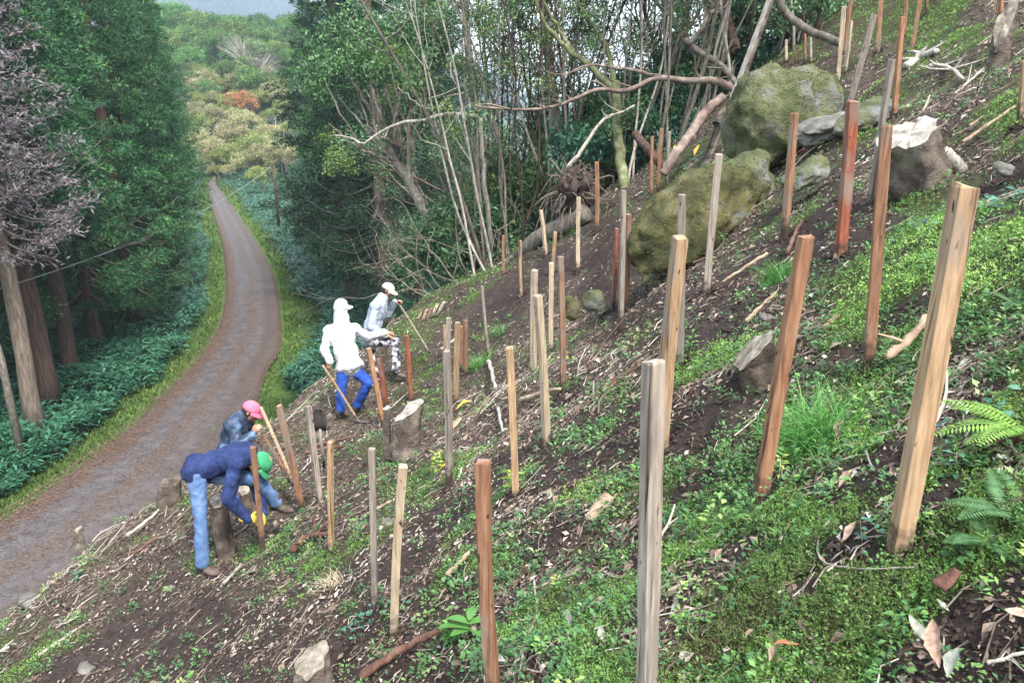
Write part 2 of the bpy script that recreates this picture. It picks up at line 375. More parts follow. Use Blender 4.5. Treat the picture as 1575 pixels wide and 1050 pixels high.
lw = ramp(mad.outputs[0], [(.0,(1,1,1)),(.17,(1,1,1)),(.24,(.12,.12,.12)),(.38,(.12,.12,.12)),(.48,(.7,.7,.7)),(.62,(.2,.2,.2)),(.95,(.7,.7,.7))])
dw = ramp(mad.outputs[0], [(.0,(0,0,0)),(.66,(0,0,0)),(.78,(.85,.85,.85)),(.92,(.6,.6,.6)),(1,(.9,.9,.9))])
sep = nd('ShaderNodeSeparateXYZ')
gr = noise(14,7,.8); gt = nd('ShaderNodeMapRange'); gt.inputs[1].default_value=.38; gt.inputs[2].default_value=.56; Lk.new(gr.outputs[0], gt.inputs[0])
mm = nd('ShaderNodeMath', operation='MULTIPLY'); Lk.new(lw.outputs[0], mm.inputs[0])
mm2 = nd('ShaderNodeMath', operation='ADD'); mm2.inputs[1].default_value=.35; Lk.new(gt.outputs[0], mm2.inputs[0]); Lk.new(mm2.outputs[0], mm.inputs[1]); mm.use_clamp=True
c = mix(dw.outputs[0], asp.outputs[0], drk.outputs[0]); c = mix(mm.outputs[0], c, lf.outputs[0]); Lk.new(c, bs.inputs['Base Color'])
nb = noise(18,8); bp = nd('ShaderNodeBump'); bp.inputs['Strength'].default_value=.5; bp.inputs['Distance'].default_value=.03; Lk.new(nb.outputs[0], bp.inputs['Height']); Lk.new(bp.outputs[0], bs.inputs['Normal'])
tag(obj('road', mesh_np('road', RVt, RQ, smooth=True, uv=UV), rm), 'narrow grey track strewn with brown leaves curving through the valley', 'road', kind='structure')
# ------------------------------------------------------------------ planting stakes
def wood(name, a, b, c): return M(name, [(0,a),(.5,b),(1,c)], scale=5, stretch=(9,9,.9), rough=.8, bump=.35, bscale=14, detail=7, objrnd=.18, bdist=.004)
def weather(m):
    t=m.node_tree; N=t.nodes; L=t.links; bs=N['Principled BSDF']; src=bs.inputs['Base Color'].links[0].from_socket
    tc=N.new('ShaderNodeTexCoord'); oi=N.new('ShaderNodeObjectInfo'); va=N.new('ShaderNodeVectorMath'); va.operation='ADD'; L.new(tc.outputs['Object'],va.inputs[0]); L.new(oi.outputs['Random'],va.inputs[1])
    def nz(sc,st,lo,hi,c,src,dist=0,det=4):
        mp=N.new('ShaderNodeMapping'); mp.inputs['Scale'].default_value=st; L.new(va.outputs[0],mp.inputs[0]); n=N.new('ShaderNodeTexNoise'); n.inputs['Scale'].default_value=sc; n.inputs['Detail'].default_value=det; n.inputs['Distortion'].default_value=dist; L.new(mp.outputs[0],n.inputs['Vector'])
        mr=N.new('ShaderNodeMapRange'); mr.inputs[1].default_value=lo; mr.inputs[2].default_value=hi; L.new(n.outputs[0],mr.inputs[0]); mx=N.new('ShaderNodeMix'); mx.data_type='RGBA'; L.new(mr.outputs[0],mx.inputs[0]); L.new(src,mx.inputs[6]); mx.inputs[7].default_value=(*c,1); return mx.outputs[2],mr
    src,_=nz(4,(14,14,.5),.56,.72,(.045,.028,.018),src,.6)          # dark weather streaks
    src,_=nz(3,(2,2,1),.52,.74,(.20,.175,.15),src)                  # greyed patches
    src,_=nz(34,(1,1,.45),.70,.76,(.05,.028,.016),src,0,1)           # knots
    sx=N.new('ShaderNodeSeparateXYZ'); L.new(tc.outputs['Object'],sx.inputs[0]); n=N.new('ShaderNodeTexNoise'); n.inputs['Scale'].default_value=22; n.inputs['Detail'].default_value=5; L.new(tc.outputs['Object'],n.inputs['Vector'])
    ma=N.new('ShaderNodeMath'); ma.operation='MULTIPLY_ADD'; ma.inputs[1].default_value=.34; L.new(n.outputs[0],ma.inputs[0]); ng=N.new('ShaderNodeMath'); ng.operation='MULTIPLY'; ng.inputs[1].default_value=-1; L.new(sx.outputs[2],ng.inputs[0]); L.new(ng.outputs[0],ma.inputs[2])
    mr=N.new('ShaderNodeMapRange'); mr.inputs[1].default_value=.04; mr.inputs[2].default_value=.14; L.new(ma.outputs[0],mr.inputs[0]); mx=N.new('ShaderNodeMix'); mx.data_type='RGBA'; L.new(mr.outputs[0],mx.inputs[0]); L.new(src,mx.inputs[6]); mx.inputs[7].default_value=(.05,.034,.026,1)
    L.new(mx.outputs[2],bs.inputs['Base Color']); return m
WD = {'grey': wood('weathered_wood', (.13,.105,.085),(.24,.20,.165),(.36,.31,.26)), 'tan': wood('tan_wood', (.17,.10,.055),(.31,.20,.115),(.43,.30,.19)),
 'orange': wood('orange_wood', (.14,.06,.032),(.27,.135,.075),(.38,.21,.125)), 'red': wood('red_wood', (.10,.028,.018),(.20,.06,.032),(.30,.11,.06)),
 'pale': wood('pale_wood', (.26,.19,.125),(.38,.295,.20),(.49,.40,.29)), 'brown': wood('brown_wood', (.10,.05,.028),(.20,.105,.06),(.30,.17,.10))}
for m_ in WD.values(): weather(m_)
def stake(tu,tv,bu,bv,wpx,kind,label,d=None,group='planting stakes in the hillside',end=None):
    if d is None: B, d = gp(bu,bv)
    else: B = P(bu,bv,d)
    # the top lies on its own ray, level with the base in depth
    T = P(tu,tv,1); ts = (B.y)/(T.y) if end is None else end/1.0
    T = T*ts
    ax = (T-B); Ln = ax.length; ax.normalize()
    w_ = wpx*d/F_PX*.74; seed = random.randint(0,9999); rg = np.random.default_rng(seed)
    u = Vector((1,0,0)); u = (u-ax*u.dot(ax)).normalized(); v = ax.cross(u)
    yaw = rg.uniform(-.7,.7); U = u*math.cos(yaw)+v*math.sin(yaw); Vv = ax.cross(U)
    n = 12; rgs = []; bow = rg.normal(0,.006,2); dep = .10
    w2 = w_*rg.uniform(.85,1.0)
    for k in range(n):
        t = k/(n-1); s_ = -dep + t*(Ln+dep); off = math.sin(t*math.pi)*Ln; c = ax*s_ + U*bow[0]*off + Vv*bow[1]*off
        fl = 1.0+rg.normal(0,.018)
        corners = [(-1,-1),(-.86,-1.03),(.86,-1.03),(1,-1),(1.03,-.86),(1.03,.86),(1,1),(.86,1.03),(-.86,1.03),(-1,1),(-1.03,.86),(-1.03,-.86)]
        for (a,b) in corners: rgs.append(c+U*(a*w_/2*fl)+Vv*(b*w2/2*fl))
    # slightly rough-sawn, chamfered top
    tl = rg.normal(0,.12,2)
    m = 12; c = ax*Ln
    top = [c+ax*(w_*.10+ (tl[0]*a+tl[1]*b)*w_*.5)+U*(a*w_/2*.86)+Vv*(b*w2/2*.86) for (a,b) in corners]
    V = [tuple(q) for q in rgs+top] + [tuple(c+ax*w_*.11)]
    Q = []
    for k in range(n):
        for q in range(m): Q.append((k*m+q, k*m+(q+1)%m, (k+1)*m+(q+1)%m, (k+1)*m+q))
    Tr = [(n*m+q, n*m+(q+1)%m, (n+1)*m) for q in range(m)]
    mb = MB(); mb.add(V, Q, Tr); o = mb.build('wooden_stake', WD[kind]); o.location = B
    tag(o, label, 'stake', group); return o, B, T, Ln
STK = [
(1484,288,1380,852,37,'tan','thick tan stake leaning right in the mossy right foreground, widest of all'),
(1240,365,1170,766,25,'orange','orange-brown stake leaning right beside the drooping grass tuft'),
(1005,557,993,1115,33,'grey','tallest grey-brown stake cut off by the bottom edge of the picture'),
(1046,367,1016,700,24,'tan','orange-tan stake rising directly behind the tallest grey-brown foreground stake'),
(743,710,762,1075,25,'orange','orange-brown stake with a chamfered top, foot hidden by the bottom edge'),
(620,717,607,975,17,'pale','pale stake right of the thin grey one, planted above the red-brown branch'),
(572,690,577,938,12,'grey','thin grey stake standing in bare soil left of the short pale stake'),
(508,680,510,852,10,'tan','narrow tan stake at the rim of the mossy bank below the workers'),
(474,625,493,776,11,'grey','grey-tan stake leaning left, right of the bent workers'),
(784,535,793,776,14,'tan','tan stake with yellow-green seedling at its foot, mid slope'),
(687,540,690,736,12,'grey','grey stake with a yellowing seedling at its left foot'),
(827,455,840,694,14,'pale','pale stake standing over a green seedling, leaning left with a pale twin behind'),
(1363,195,1336,558,20,'orange','tall orange-tan stake standing before the big pale stump'),
(1312,157,1292,399,19,'red','dark red stake standing left of the big pale stump'),
(1222,175,1207,353,13,'orange','orange stake standing in front of the boulder\'s right side'),
(1106,238,1087,450,14,'grey','grey-tan stake leaning right before the lower mossy boulder'),
(1049,300,1046,565,13,'grey','greyish stake whose middle is hidden by the orange-tan stake'),
(862,395,866,592,11,'brown','brown stake right of the pale pair with a small seedling at its base'),
(848,405,847,540,9,'pale','pale narrow stake just left of the brown one, mid slope'),
(959,293,955,492,9,'grey','blue-grey thin stake standing in a cluster at mid slope'),
(966,330,962,470,10,'brown','brown stake partly behind the blue-grey thin stake'),
(949,352,943,468,7,'red','short reddish stake left of the blue-grey thin stake'),
(890,304,889,414,8,'pale','thin pale-brown stake below the uprooted root plate'),
(918,250,918,350,8,'orange','orange stake right of the uprooted root plate'),
(832,324,840,394,6,'pale','small pale stake in front of the fallen trunk'),
(854,357,851,424,6,'tan','small tan stake downslope of the fallen trunk, above the pale pair'),
(800,370,802,458,5,'tan','hair-thin tan stake near the left rim of the upper slope'),
(774,362,775,424,5,'brown','hair-thin brown stake farthest down the ridge rim'),
(822,416,821,578,11,'pale','pale stake standing behind its leaning pale twin'),
(690,489,689,640,8,'grey','grey stake rising behind the grey stake with the yellowing seedling'),
(704,496,701,618,9,'tan','tan stake at the left of a tight cluster on the upper left slope'),
(716,493,716,577,8,'brown','brown stake at the right of a tight cluster on the upper left slope'),
(709,502,708,572,7,'orange','short orange stake in the middle of a tight cluster on the upper left slope'),
(683,500,684,560,5,'tan','thin tan stake behind the grey pair of the upper left slope'),
(741,440,751,545,5,'grey','thin pale grey rod leaning left above the grass clump'),
(567,536,589,648,9,'orange','orange stake leaning left at the knee of the white-hooded man'),
(583,551,595,622,8,'red','shorter reddish stake behind the leaning orange one by the white-hooded man'),
(625,516,632,616,8,'red','dark red stake right of the man in patterned trousers'),
(429,624,464,779,10,'orange','orange stake leaning left, right of the man in the pink cap'),
(1003,210,1002,300,6,'orange','slim orange stake left of three at the end of the lower mossy boulder'),
(1018,198,1012,292,7,'orange','slightly broader orange stake in the middle of three beyond the lower mossy boulder'),
(1030,203,1026,285,5,'grey','thin greyish stake right of three beyond the lower mossy boulder'),
(1298,11,1288,128,9,'pale','pale thick stake behind the right shoulder of the upper boulder'),
(1309,33,1299,114,6,'pale','slim pale stake just right of the pale thick one behind the upper boulder'),
(1313,-30,1297,88,6,'orange','orange stake rising between the two pale ones behind the upper boulder'),
(1345,23,1298,189,9,'grey','grey-brown stake leaning strongly right beside the upper boulder'),
(1356,-30,1349,87,7,'orange','orange stake upright above the green bank at the top of the slope'),
(1388,27,1375,182,9,'orange','orange stake whose foot ends behind the big pale stump'),
(1398,-60,1391,56,6,'orange','orange stake just behind the one above the big pale stump'),
(1372,92,1336,320,10,'grey','grey-brown stake leaning right, left of the big pale stump'),
(1422,-40,1401,82,7,'orange','orange stake leaning right at the top near the bleached branches'),
(1429,-60,1425,16,5,'brown','brown stake barely showing at the top edge above the bleached branches'),
(1542,-90,1538,33,9,'orange','orange stake at the top edge behind the upright broken stump'),
(1575,95,1568,182,9,'tan','tan stake on the right edge of the picture, upper slope'),
(1246,44,1247,97,5,'grey','small grey stake just above the top of the upper boulder, right'),
(1238,46,1238,94,4,'orange','small orange stake above the middle of the upper boulder'),
(1209,62,1209,100,5,'pale','small pale stake leftmost above the upper boulder'),
(1223,70,1223,96,4,'brown','tiny brown stake, second from the left above the upper boulder'),
(1262,12,1261,48,4,'brown','small brown stake high above the upper boulder against dark brush')]

for s in STK:
    _, b_, t_, L_ = stake(*s)
    if not .75 < L_ < 1.6: print('STAKE', s[:4], round(L_,2), 'd', round(b_.length,1))
# ------------------------------------------------------------------ foliage materials
def leafm(name, a, b, c, d=None, rough=.6, trans=.25, objrnd=.15, hv=.01, spec=.3):
    st = [(0,a),(.45,b),(.85,c)] + ([(1,d)] if d else [])
    return M(name, st, attr='rnd', rough=rough, trans=trans, objrnd=objrnd, hv=hv, spec=spec)
CEDAR = leafm('cedar_needles', (.010,.045,.020), (.030,.105,.040), (.068,.185,.058), (.14,.27,.08), trans=.08)
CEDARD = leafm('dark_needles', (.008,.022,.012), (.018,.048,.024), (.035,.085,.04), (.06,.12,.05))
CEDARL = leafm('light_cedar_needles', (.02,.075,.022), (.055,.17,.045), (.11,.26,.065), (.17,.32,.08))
DEADN = leafm('dry_needles', (.11,.088,.098), (.235,.20,.22), (.37,.33,.36), (.20,.22,.17), hv=0)
BROAD = leafm('broad_leaves', (.022,.055,.022), (.070,.160,.062), (.155,.28,.105), (.24,.37,.15), rough=.4, spec=.5)
LIGHTL = leafm('light_leaves', (.05,.10,.02), (.12,.20,.05), (.21,.30,.09), (.34,.40,.14), rough=.45)
BLUEL = leafm('glossy_leaves', (.012,.05,.026), (.036,.125,.066), (.085,.22,.125), (.22,.38,.28), rough=.35, spec=.6)
HILLG = leafm('far_crown', (.035,.08,.025), (.085,.17,.045), (.17,.28,.075), (.27,.38,.12), objrnd=.35, hv=.03)
HILLY = leafm('autumn_crown', (.16,.16,.07), (.30,.29,.14), (.42,.40,.21), (.50,.42,.30), objrnd=.2, hv=.015)
HILLO = leafm('rust_crown', (.24,.09,.04), (.40,.17,.07), (.46,.25,.13), (.40,.32,.2), objrnd=.2)
BARK = M('bark', [(0,(.06,.045,.034)),(.5,(.13,.10,.078)),(1,(.22,.18,.145))], scale=3, stretch=(5,5,.8), bump=.7, bscale=7, bdist=.03, objrnd=.2)
REDBARK = M('red_bark', [(0,(.03,.018,.014)),(.5,(.07,.042,.032)),(1,(.125,.08,.062))], scale=3, stretch=(6,6,.5), bump=.8, bscale=8, bdist=.03, objrnd=.2)
GREYB = M('grey_bark', [(0,(.055,.046,.038)),(.5,(.125,.108,.088)),(1,(.24,.215,.18))], scale=5, stretch=(3,3,1), bump=.4, bscale=20, bdist=.01, objrnd=.25)
PALEB = M('bleached_wood', [(0,(.15,.13,.105)),(.5,(.29,.26,.22)),(1,(.48,.45,.40))], scale=7, stretch=(3,3,1), bump=.4, bscale=30, bdist=.006, objrnd=.12)
MOSSB = M('mossy_bark', [(0,(.06,.06,.03)),(.45,(.13,.14,.065)),(.8,(.21,.215,.12)),(1,(.27,.26,.20))], scale=5, bump=.5, bscale=20, bdist=.01)
TWIG = M('dry_twig', [(0,(.16,.12,.09)),(.5,(.30,.24,.19)),(1,(.48,.41,.34))], attr='rnd', rough=.85)

def rdir(n, rg): 
    v = rg.normal(size=(n,3)); return v/np.linalg.norm(v,axis=1)[:,None]
# ------------------------------------------------------------------ cedars
def cedar_meshes(h, r0, base, seed, nb=230, clump=13, per=15, dead=False, twist=0):
    rg = np.random.default_rng(seed); cr = MB(); tr = MB(); lm = MB()
    k = 14; zz = np.linspace(0,h*.97,k); wob = np.cumsum(rg.normal(0,.04,(k,2)),0)
    tr.tube(np.c_[wob[:,0],wob[:,1],zz], np.interp(zz/h,[0,.05,.5,1],[.42,.33,.2,.03])*(h/22), 12, noise=.10, seed=seed)
    Ps=[];Ds=[];Ns=[];Ls=[];Ws=[];Rs=[]
    for b in range(nb):
        f = (b+.5)/nb; z = base+(h-base)*f**1.05
        rel = (z-base)/(h-base)
        R = r0*(1-rel)**.75*(.75+.25*min(1,rel/.12))*rg.uniform(.72,1.12)*(.55+.45*min(1,rel*9)) + .25
        a = b*2.399+rg.normal(0,.35); up = .25-.55*(1-rel); n = 6
        s = np.linspace(0,1,n); px = np.interp(z,zz,wob[:,0]); py = np.interp(z,zz,wob[:,1])
        drop = (-.30*R*np.sin(s*2.2)*(1-rel*.6)+.22*R*s**3) + up*.12*R
        pts = np.c_[px+math.cos(a)*R*s, py+math.sin(a)*R*s, z+drop]
        if dead or (rel < .25): lm.tube(pts, np.linspace(.045,.012,n), 4, cap=False)
        if dead:
            for q in range(5):
                c0 = pts[rg.integers(1,n)]; dv = rdir(1,rg)[0]*np.array([1,1,.5]); l_ = rg.uniform(.3,.9)
                lm.tube([c0, c0+dv*l_*.5+[0,0,-.05], c0+dv*l_+[0,0,rg.uniform(-.3,.1)]], [.018,.012,.006], 3, cap=False)
        m = max(2,int(clump*(R/r0)**.8))
        for q in range(m):
            t = rg.uniform(.25,1.05)**.8; c = np.array([np.interp(t,s,pts[:,i]) for i in range(3)])+rg.normal(0,.13,3)*R*.35
            n2 = per; out = c-np.array([px,py,c[2]]); out /= np.linalg.norm(out)+1e-6
            ov = rdir(n2,rg); ov[:,2] = np.abs(ov[:,2])*1.2-.45; cs_ = np.array([.50,.50,.34])*(.55+.55*R/r0)*rg.uniform(.7,1.2); pp = c+ov*cs_*rg.uniform(.75,1.05,(n2,1))
            dd = out[None]*.5+rdir(n2,rg)*.8+ov*.4+np.array([0,0,.1 if not dead else -.1]) if not dead else out[None]*.6+rdir(n2,rg)*.9
            Ps.append(pp);Ds.append(dd);Ns.append(ov+rdir(n2,rg)*.45);Ls.append(rg.uniform(.12,.26,n2));Ws.append(rg.uniform(.035,.07,n2))
            Rs.append(np.clip(rg.normal(.42,.16,n2)+rg.normal(0,.2),0,1))
    cr.leaves(np.vstack(Ps),np.vstack(Ds),np.vstack(Ns),np.concatenate(Ls),np.concatenate(Ws),np.concatenate(Rs),.15)
    return cr.mesh('crown'), tr.mesh('trunk',True), (lm.mesh('dead_branches') if lm.n else None)
def tree_obj(name, label, cat, ms, mats, loc, rz=0, sc=1, group=None):
    t = thing(name, label, cat, loc, group, rz, sc)
    names = ('crown','trunk','branches')
    for me, m, nm in zip(ms, mats, names):
        if me is not None: obj(nm, me, m, t)
    return t
def ground_at(x,y): return float(H([x],[y])[0])
def base_px(u, v):           # a foot on the valley floor
    q = rp(u,v); return q[0], q[1]
cv = [cedar_meshes(22,3.6,2.6,1,200,6,60), cedar_meshes(25,3.9,.9,2,230,6,60), cedar_meshes(23,3.2,6.5,3,180,6,55)]
for me in cv: pass
G_C = 'dark green cedars lining the left of the track'
croot = [tree_obj('cedar_tree','x','tree',m,(CEDAR,REDBARK,GREYB),(0,0,0)) for m in cv]
cused = [False]*3
def put_cedar(k, x, y, rz, sc, label, z=None, mat=None):
    loc = (x,y,(ground_at(x,y) if z is None else z)-.15)
    if not cused[k]:
        r = croot[k]; cused[k] = True; r.location = loc; r.rotation_euler = (0,0,rz); r.scale = (sc,)*3; tag(r,label,'tree',G_C); return r
    return dup(croot[k], loc, rz, sc, label, 'tree', G_C)
CL = [ # variant, pixel of foot, scale, label
 (2,78,628,1.0,'cedar with a bare reddish trunk, second stout trunk from the left edge'),
 (2,107,590,.9,'cedar with a thinner reddish trunk just right of the stout bare ones'),
 (0,150,545,.95,'cedar standing in the dark behind the reddish trunks'),
 (1,205,505,1.0,'cedar with low hanging boughs at the middle of the shaded row'),
 (0,222,480,.92,'cedar whose boughs reach the blue-green undergrowth mid row'),
 (2,274,460,.72,'cedar with a short orange-brown trunk standing near the verge'),
 (2,262,422,.80,'cedar right behind the orange-brown trunk, last but two before the bend'),
 (0,240,382,.74,'cedar whose crown overhangs the track before the bend'),
 (0,262,342,.66,'farthest cedar of the roadside row, where the track disappears')]
for i,(k,u,v,sc,lab) in enumerate(CL):
    x,y = base_px(u,v); put_cedar(k,x,y,i*1.7,sc,lab)
extra = [(-22,24,'cedar behind the stout trunks, filling the dark at the left'),(-26,33,'cedar in the second rank behind the reddish trunks'),(-25.5,42,'cedar in the second rank behind the low hanging boughs'),
 (-30,52,'cedar in the second rank behind the orange-brown trunk'),(-33,28,'cedar at the far left of the rear rank, mostly hidden'),(-35,66,'cedar in the rear rank near the bend, crown seen above the others'),
 (-36,44,'cedar of the rear rank, a dark top among the row'),(-21.5,30,'low-branched cedar closing the dark behind the first stout trunks'),(-28,38,'low-branched cedar in the second rank behind the third reddish trunk'),(-29,46,'low-branched cedar behind the shaded middle of the row'),(-25,56,'low-branched cedar behind the short orange-brown trunk'),(-31,20,'low-branched cedar at the outer left rear'),(-26,27,'low-branched cedar between the dead ones and the rear rank'),(-40,80,'cedar behind the last ones before the bend'),(-50,92,'cedar highest up the bank behind the bend')]
for i,(x,y,lab) in enumerate(extra): put_cedar(1 if i!=3 else 0, x,y, i*2.3+.4, 1.0+.1*(i%3), lab)
# bare grey-brown trunk and dead mauve cedar at the left edge
dm = cedar_meshes(20,3.0,6.6,9,150,9,17,dead=True)
x,y = base_px(62,672)
tree_obj('dead_cedar','dead cedar with mauve grey dried needles and a stout grey-brown trunk at the left edge','tree',dm,(DEADN,BARK,GREYB),(x,y,ground_at(x,y)-.1),.4)
x,y = base_px(-40,700)
tree_obj('dead_cedar','second dead cedar with mauve dried foliage cut by the left edge of the picture','tree',dm,(DEADN,BARK,GREYB),(x,y,ground_at(x,y)-.1),2.4,1.08)
x,y = base_px(38,722)
tube_obj('dead_snag', [(x,y,ROADZ-.1),(x-.25,y+.3,ROADZ+3.5),(x-.9,y+.5,ROADZ+8)],[.13,.11,.08],GREYB,'thin pale slanting trunk without leaves, in the undergrowth at the left edge','tree trunk',sides=8)

# ------------------------------------------------------------------ broadleaf trees
def clumps(mb, cen, rg, rad=.4, n=40, L=(.10,.18), W=.45, up=.3, tone=None):
    if rad < .6: n = int(n*1.45); L = (L[0]*.78, L[1]*.78)
    for c in cen:
        tn = rg.normal(.45,.16) if tone is None else tone
        v = rdir(n,rg); pp = np.asarray(c)+v*rad*rg.uniform(.2,1,(n,1))*np.array([1,1,.75])
        ln = rg.uniform(*L,n)
        mb.leaves(pp, v*.5+rdir(n,rg)*.8+[0,0,.1], rdir(n,rg)*.55+v*.7+[0,0,.55], ln, ln*W, np.clip(rg.normal(tn,.17,n),0,1), .12)
def grow(rg, p, d, L, r, depth, lm, ends, spread=.5, up=.25, sub=(2,3), bend=.18, seg=5, sides=6):
    pts = [np.array(p,float)]; d = np.array(d,float); d /= np.linalg.norm(d)
    for k in range(seg):
        d = d + rg.normal(0,bend,3)*np.array([1,1,.6]) + [0,0,up*.12]; d /= np.linalg.norm(d); pts.append(pts[-1]+d*L/seg)
    lm.tube(smooth_path(pts, seg*2), np.linspace(r, r*.55, seg*2), sides, cap=False, noise=.06)
    if depth == 0: ends.append(pts[-1]); ends.append(pts[-2]); return
    for q in range(rg.integers(sub[0], sub[1]+1)):
        t = rg.integers(max(1,seg-2), seg+1) if q else seg
        dd = d + rdir(1,rg)[0]*spread*1.3; dd[2] += up
        grow(rg, pts[t], dd, L*rg.uniform(.6,.85), r*.6, depth-1, lm, ends, spread, up, sub, bend, max(3,seg-1), max(3,sides-1))
def fartree(seed, kind='round'):
    rg = np.random.default_rng(seed); cr = MB(); tr = MB(); R = 3.2; hh = 7.0
    tr.tube([(0,0,0),(.1,0,2),(0,.1,5)],[.22,.16,.08],6)
    ng = 90 if kind!='bare' else 60
    lob = rdir(9,rg)*R*.55*np.array([1,1,.6])
    for q in range(ng):
        b = lob[q%9]; v = rdir(1,rg)[0]; v[2] = abs(v[2])*.9-.15
        c = b + v*R*.62*rg.uniform(.75,1.05); c = c*np.array([1,1,.85])+[0,0,hh*.62]
        if kind=='bare':
            tr.tube([(0,0,2.5), tuple(c*.55+[0,0,1.2]), tuple(c)],[.09,.05,.02],3,cap=False)
            clumps(cr,[c],rg,.55,16,(.12,.32),.16)
        else: clumps(cr,[c],rg,.68,42,(.16,.34),.62)
    return cr.mesh('crown'), tr.mesh('trunk',True), None
# the wooded far hill: every crown a tree
fv = [fartree(s_) for s_ in (31,32,33,34)]; fb = fartree(41,'bare')
HG = 'trees on the misty far hill'
MISTB = leafm('bare_twigs', (.16,.14,.15),(.30,.26,.28),(.42,.38,.40), objrnd=.1)
froots = [tree_obj('hill_tree','x','tree',m,(HILLG,BARK,None),(0,-60,-40)) for m in fv]
for f_ in froots: f_['tmp'] = 1
rg = np.random.default_rng(5); placed = []
def far_place(root, x, y, sc, lab, grp, used):
    z = ground_at(x,y)-.6
    if root in used: return dup(root,(x,y,z),rg.uniform(0,6.28),(sc,sc,sc*rg.uniform(.85,1.2)),lab,'tree',grp)
    used.append(root); root.location=(x,y,z); root.scale=(sc,)*3; tag(root,lab,'tree',grp); return root
used = []
cnt = 0
for tries in range(6000):
    az_ = math.radians(rg.uniform(-26.5,-11.0)); r_ = rg.uniform(138,262)
    x,y = r_*math.sin(az_), r_*math.cos(az_)
    if any((x-a)**2+(y-b)**2 < (2.2+r_*.008)**2 for a,b in placed): continue
    u,v,_ = proj((x,y,ground_at(x,y)+5)); u=u[0]; v=v[0]
    if u < 215 or u > 520 or v > 265 or v < -30: continue
    rdd = road_dist([x],[y])[0][0]
    if rdd < 3.5: continue
    placed.append((x,y)); far_place(froots[rg.integers(4)], x, y, rg.uniform(.62,1.08), 'rounded green broadleaf tree on the misty far hill above the track', HG, used); cnt += 1
    if cnt >= 285: break
print('far trees', cnt)
# pale, yellow and rusty trees where the track turns
def single(kind_m, mat, u, v, d, sc, name, label, group=None):
    p = P(u,v,d); z = ground_at(p.x,p.y)
    return tree_obj(name,label,'tree',kind_m,mat,(p.x,p.y,z-.3),rg.uniform(0,6),sc,group)
AU = 'pale autumn trees at the bend'
for u,v,d,sc,k,lab in [(330,165,118,.75,1,'pale buff tree left in the group above the bend'),(352,190,112,.8,1,'pale yellow tree in the middle of the group above the bend'),(385,205,104,.85,2,'yellow-green tree right of the bend, larger'),
  (412,225,98,.8,1,'straw coloured tree nearest the dark pole'),(345,225,106,.6,2,'small yellow-green tree right beside the end of the track'),(372,238,98,.6,1,'small pale tree low above the verge plants at the bend'),
  (405,262,88,.5,2,'low yellow-green bush at the right of the track end'),(428,200,100,.7,1,'buff tree half hidden by the dark conifers at the bend'),(312,140,128,.75,1,'buff pink tree farthest left, against the cedars')]:
    m_ = fv[k]; mats = {1:HILLY,2:leafm('yellow_green_crown',(.10,.14,.03),(.20,.25,.07),(.32,.36,.12),(.42,.42,.2)) if 'YG' not in globals() else YG}[k]
    if k==2: YG = mats
    me = m_[0].copy(); me.materials.clear(); mt = m_[1].copy(); mt.materials.clear()
    single((me,mt,None),(mats,GREYB,None),u,v,d,sc,'autumn_tree',lab,AU)
for u,v,d,sc,lab in [(372,140,122,.8,'rust-orange tree on the far slope above the bend'),(420,168,110,.5,'small rust-orange tree by the dark conifers')]:
    me = fv[0][0].copy(); me.materials.clear(); mt = fv[0][1].copy(); mt.materials.clear()
    single((me,mt,None),(HILLO,GREYB,None),u,v,d,sc,'autumn_tree',lab)
for u,v,d,sc,lab in [(378,112,135,1.25,'tall bare grey tree in the middle of the far slope'),(398,122,132,1.1,'bare grey tree just right of the tall one on the far slope'),(437,190,105,.9,'bare grey-pink tree beside the dark conifers')]:
    me = fb[0].copy(); me.materials.clear(); mt = fb[1].copy(); mt.materials.clear()
    single((me,mt,None),(MISTB,PALEB,None),u,v,d,sc,'bare_tree',lab)
# many more pale crowns closing the view at the bend
ar_ = {}
for k_,(me_,mt_) in enumerate([(HILLY,GREYB),(YG,GREYB),(MISTB,PALEB)]):
    src = (fv[k_][0] if k_ < 2 else fb[0]).copy(); src.materials.clear(); src.materials.append(me_); tk = fv[k_][1].copy(); tk.materials.clear(); tk.materials.append(mt_); ar_[k_]=(src,tk)
seen_=[]
for q in range(1500):
    u=rg.uniform(300,440); t_=rg.uniform(0,1); v=135+t_*125; d=134-t_*30; p=P(u,v,d)
    if any((p.x-a)**2+(p.y-b)**2<5 for a,b in seen_) or (road_dist([p.x],[p.y])[0][0]<1.8 and p.y<101): continue
    
    seen_.append((p.x,p.y)); k_=int(rg.choice([0,0,1,1,1,2])); z=max(ground_at(p.x,p.y), p.z-3.2)
    z=ground_at(p.x,p.y)-.3; lb=('pale straw-coloured tree in the mass of autumn foliage past the bend','yellow-green tree in the mass of autumn foliage past the bend','bare greyish tree in the mass of autumn foliage past the bend')[k_]
    t=thing('autumn_tree',lb,'tree',(p.x,p.y,z),AU,rg.uniform(0,6),rg.uniform(.45,.75)); obj('crown',ar_[k_][0],None,t); obj('trunk',ar_[k_][1],None,t)
    if len(seen_)>=85: break
for (u,v,d,sc,k_,lb) in [(324,266,104,.30,0,'low straw-coloured bush right at the vanishing end of the track'),(336,262,103,.32,1,'low yellow-green bush right of the vanishing end of the track'),(308,250,112,.4,1,'low yellow-green bush against the last cedar'),(352,262,101,.34,0,'low straw bush among plants right of the track end')]:
    p=P(u,v,d); t=thing('autumn_shrub',lb,'shrub',(p.x,p.y,ground_at(p.x,p.y)-.4),AU,u,sc); obj('crown',ar_[k_][0],None,t); obj('trunk',ar_[k_][1],None,t)
print('autumn',len(seen_))
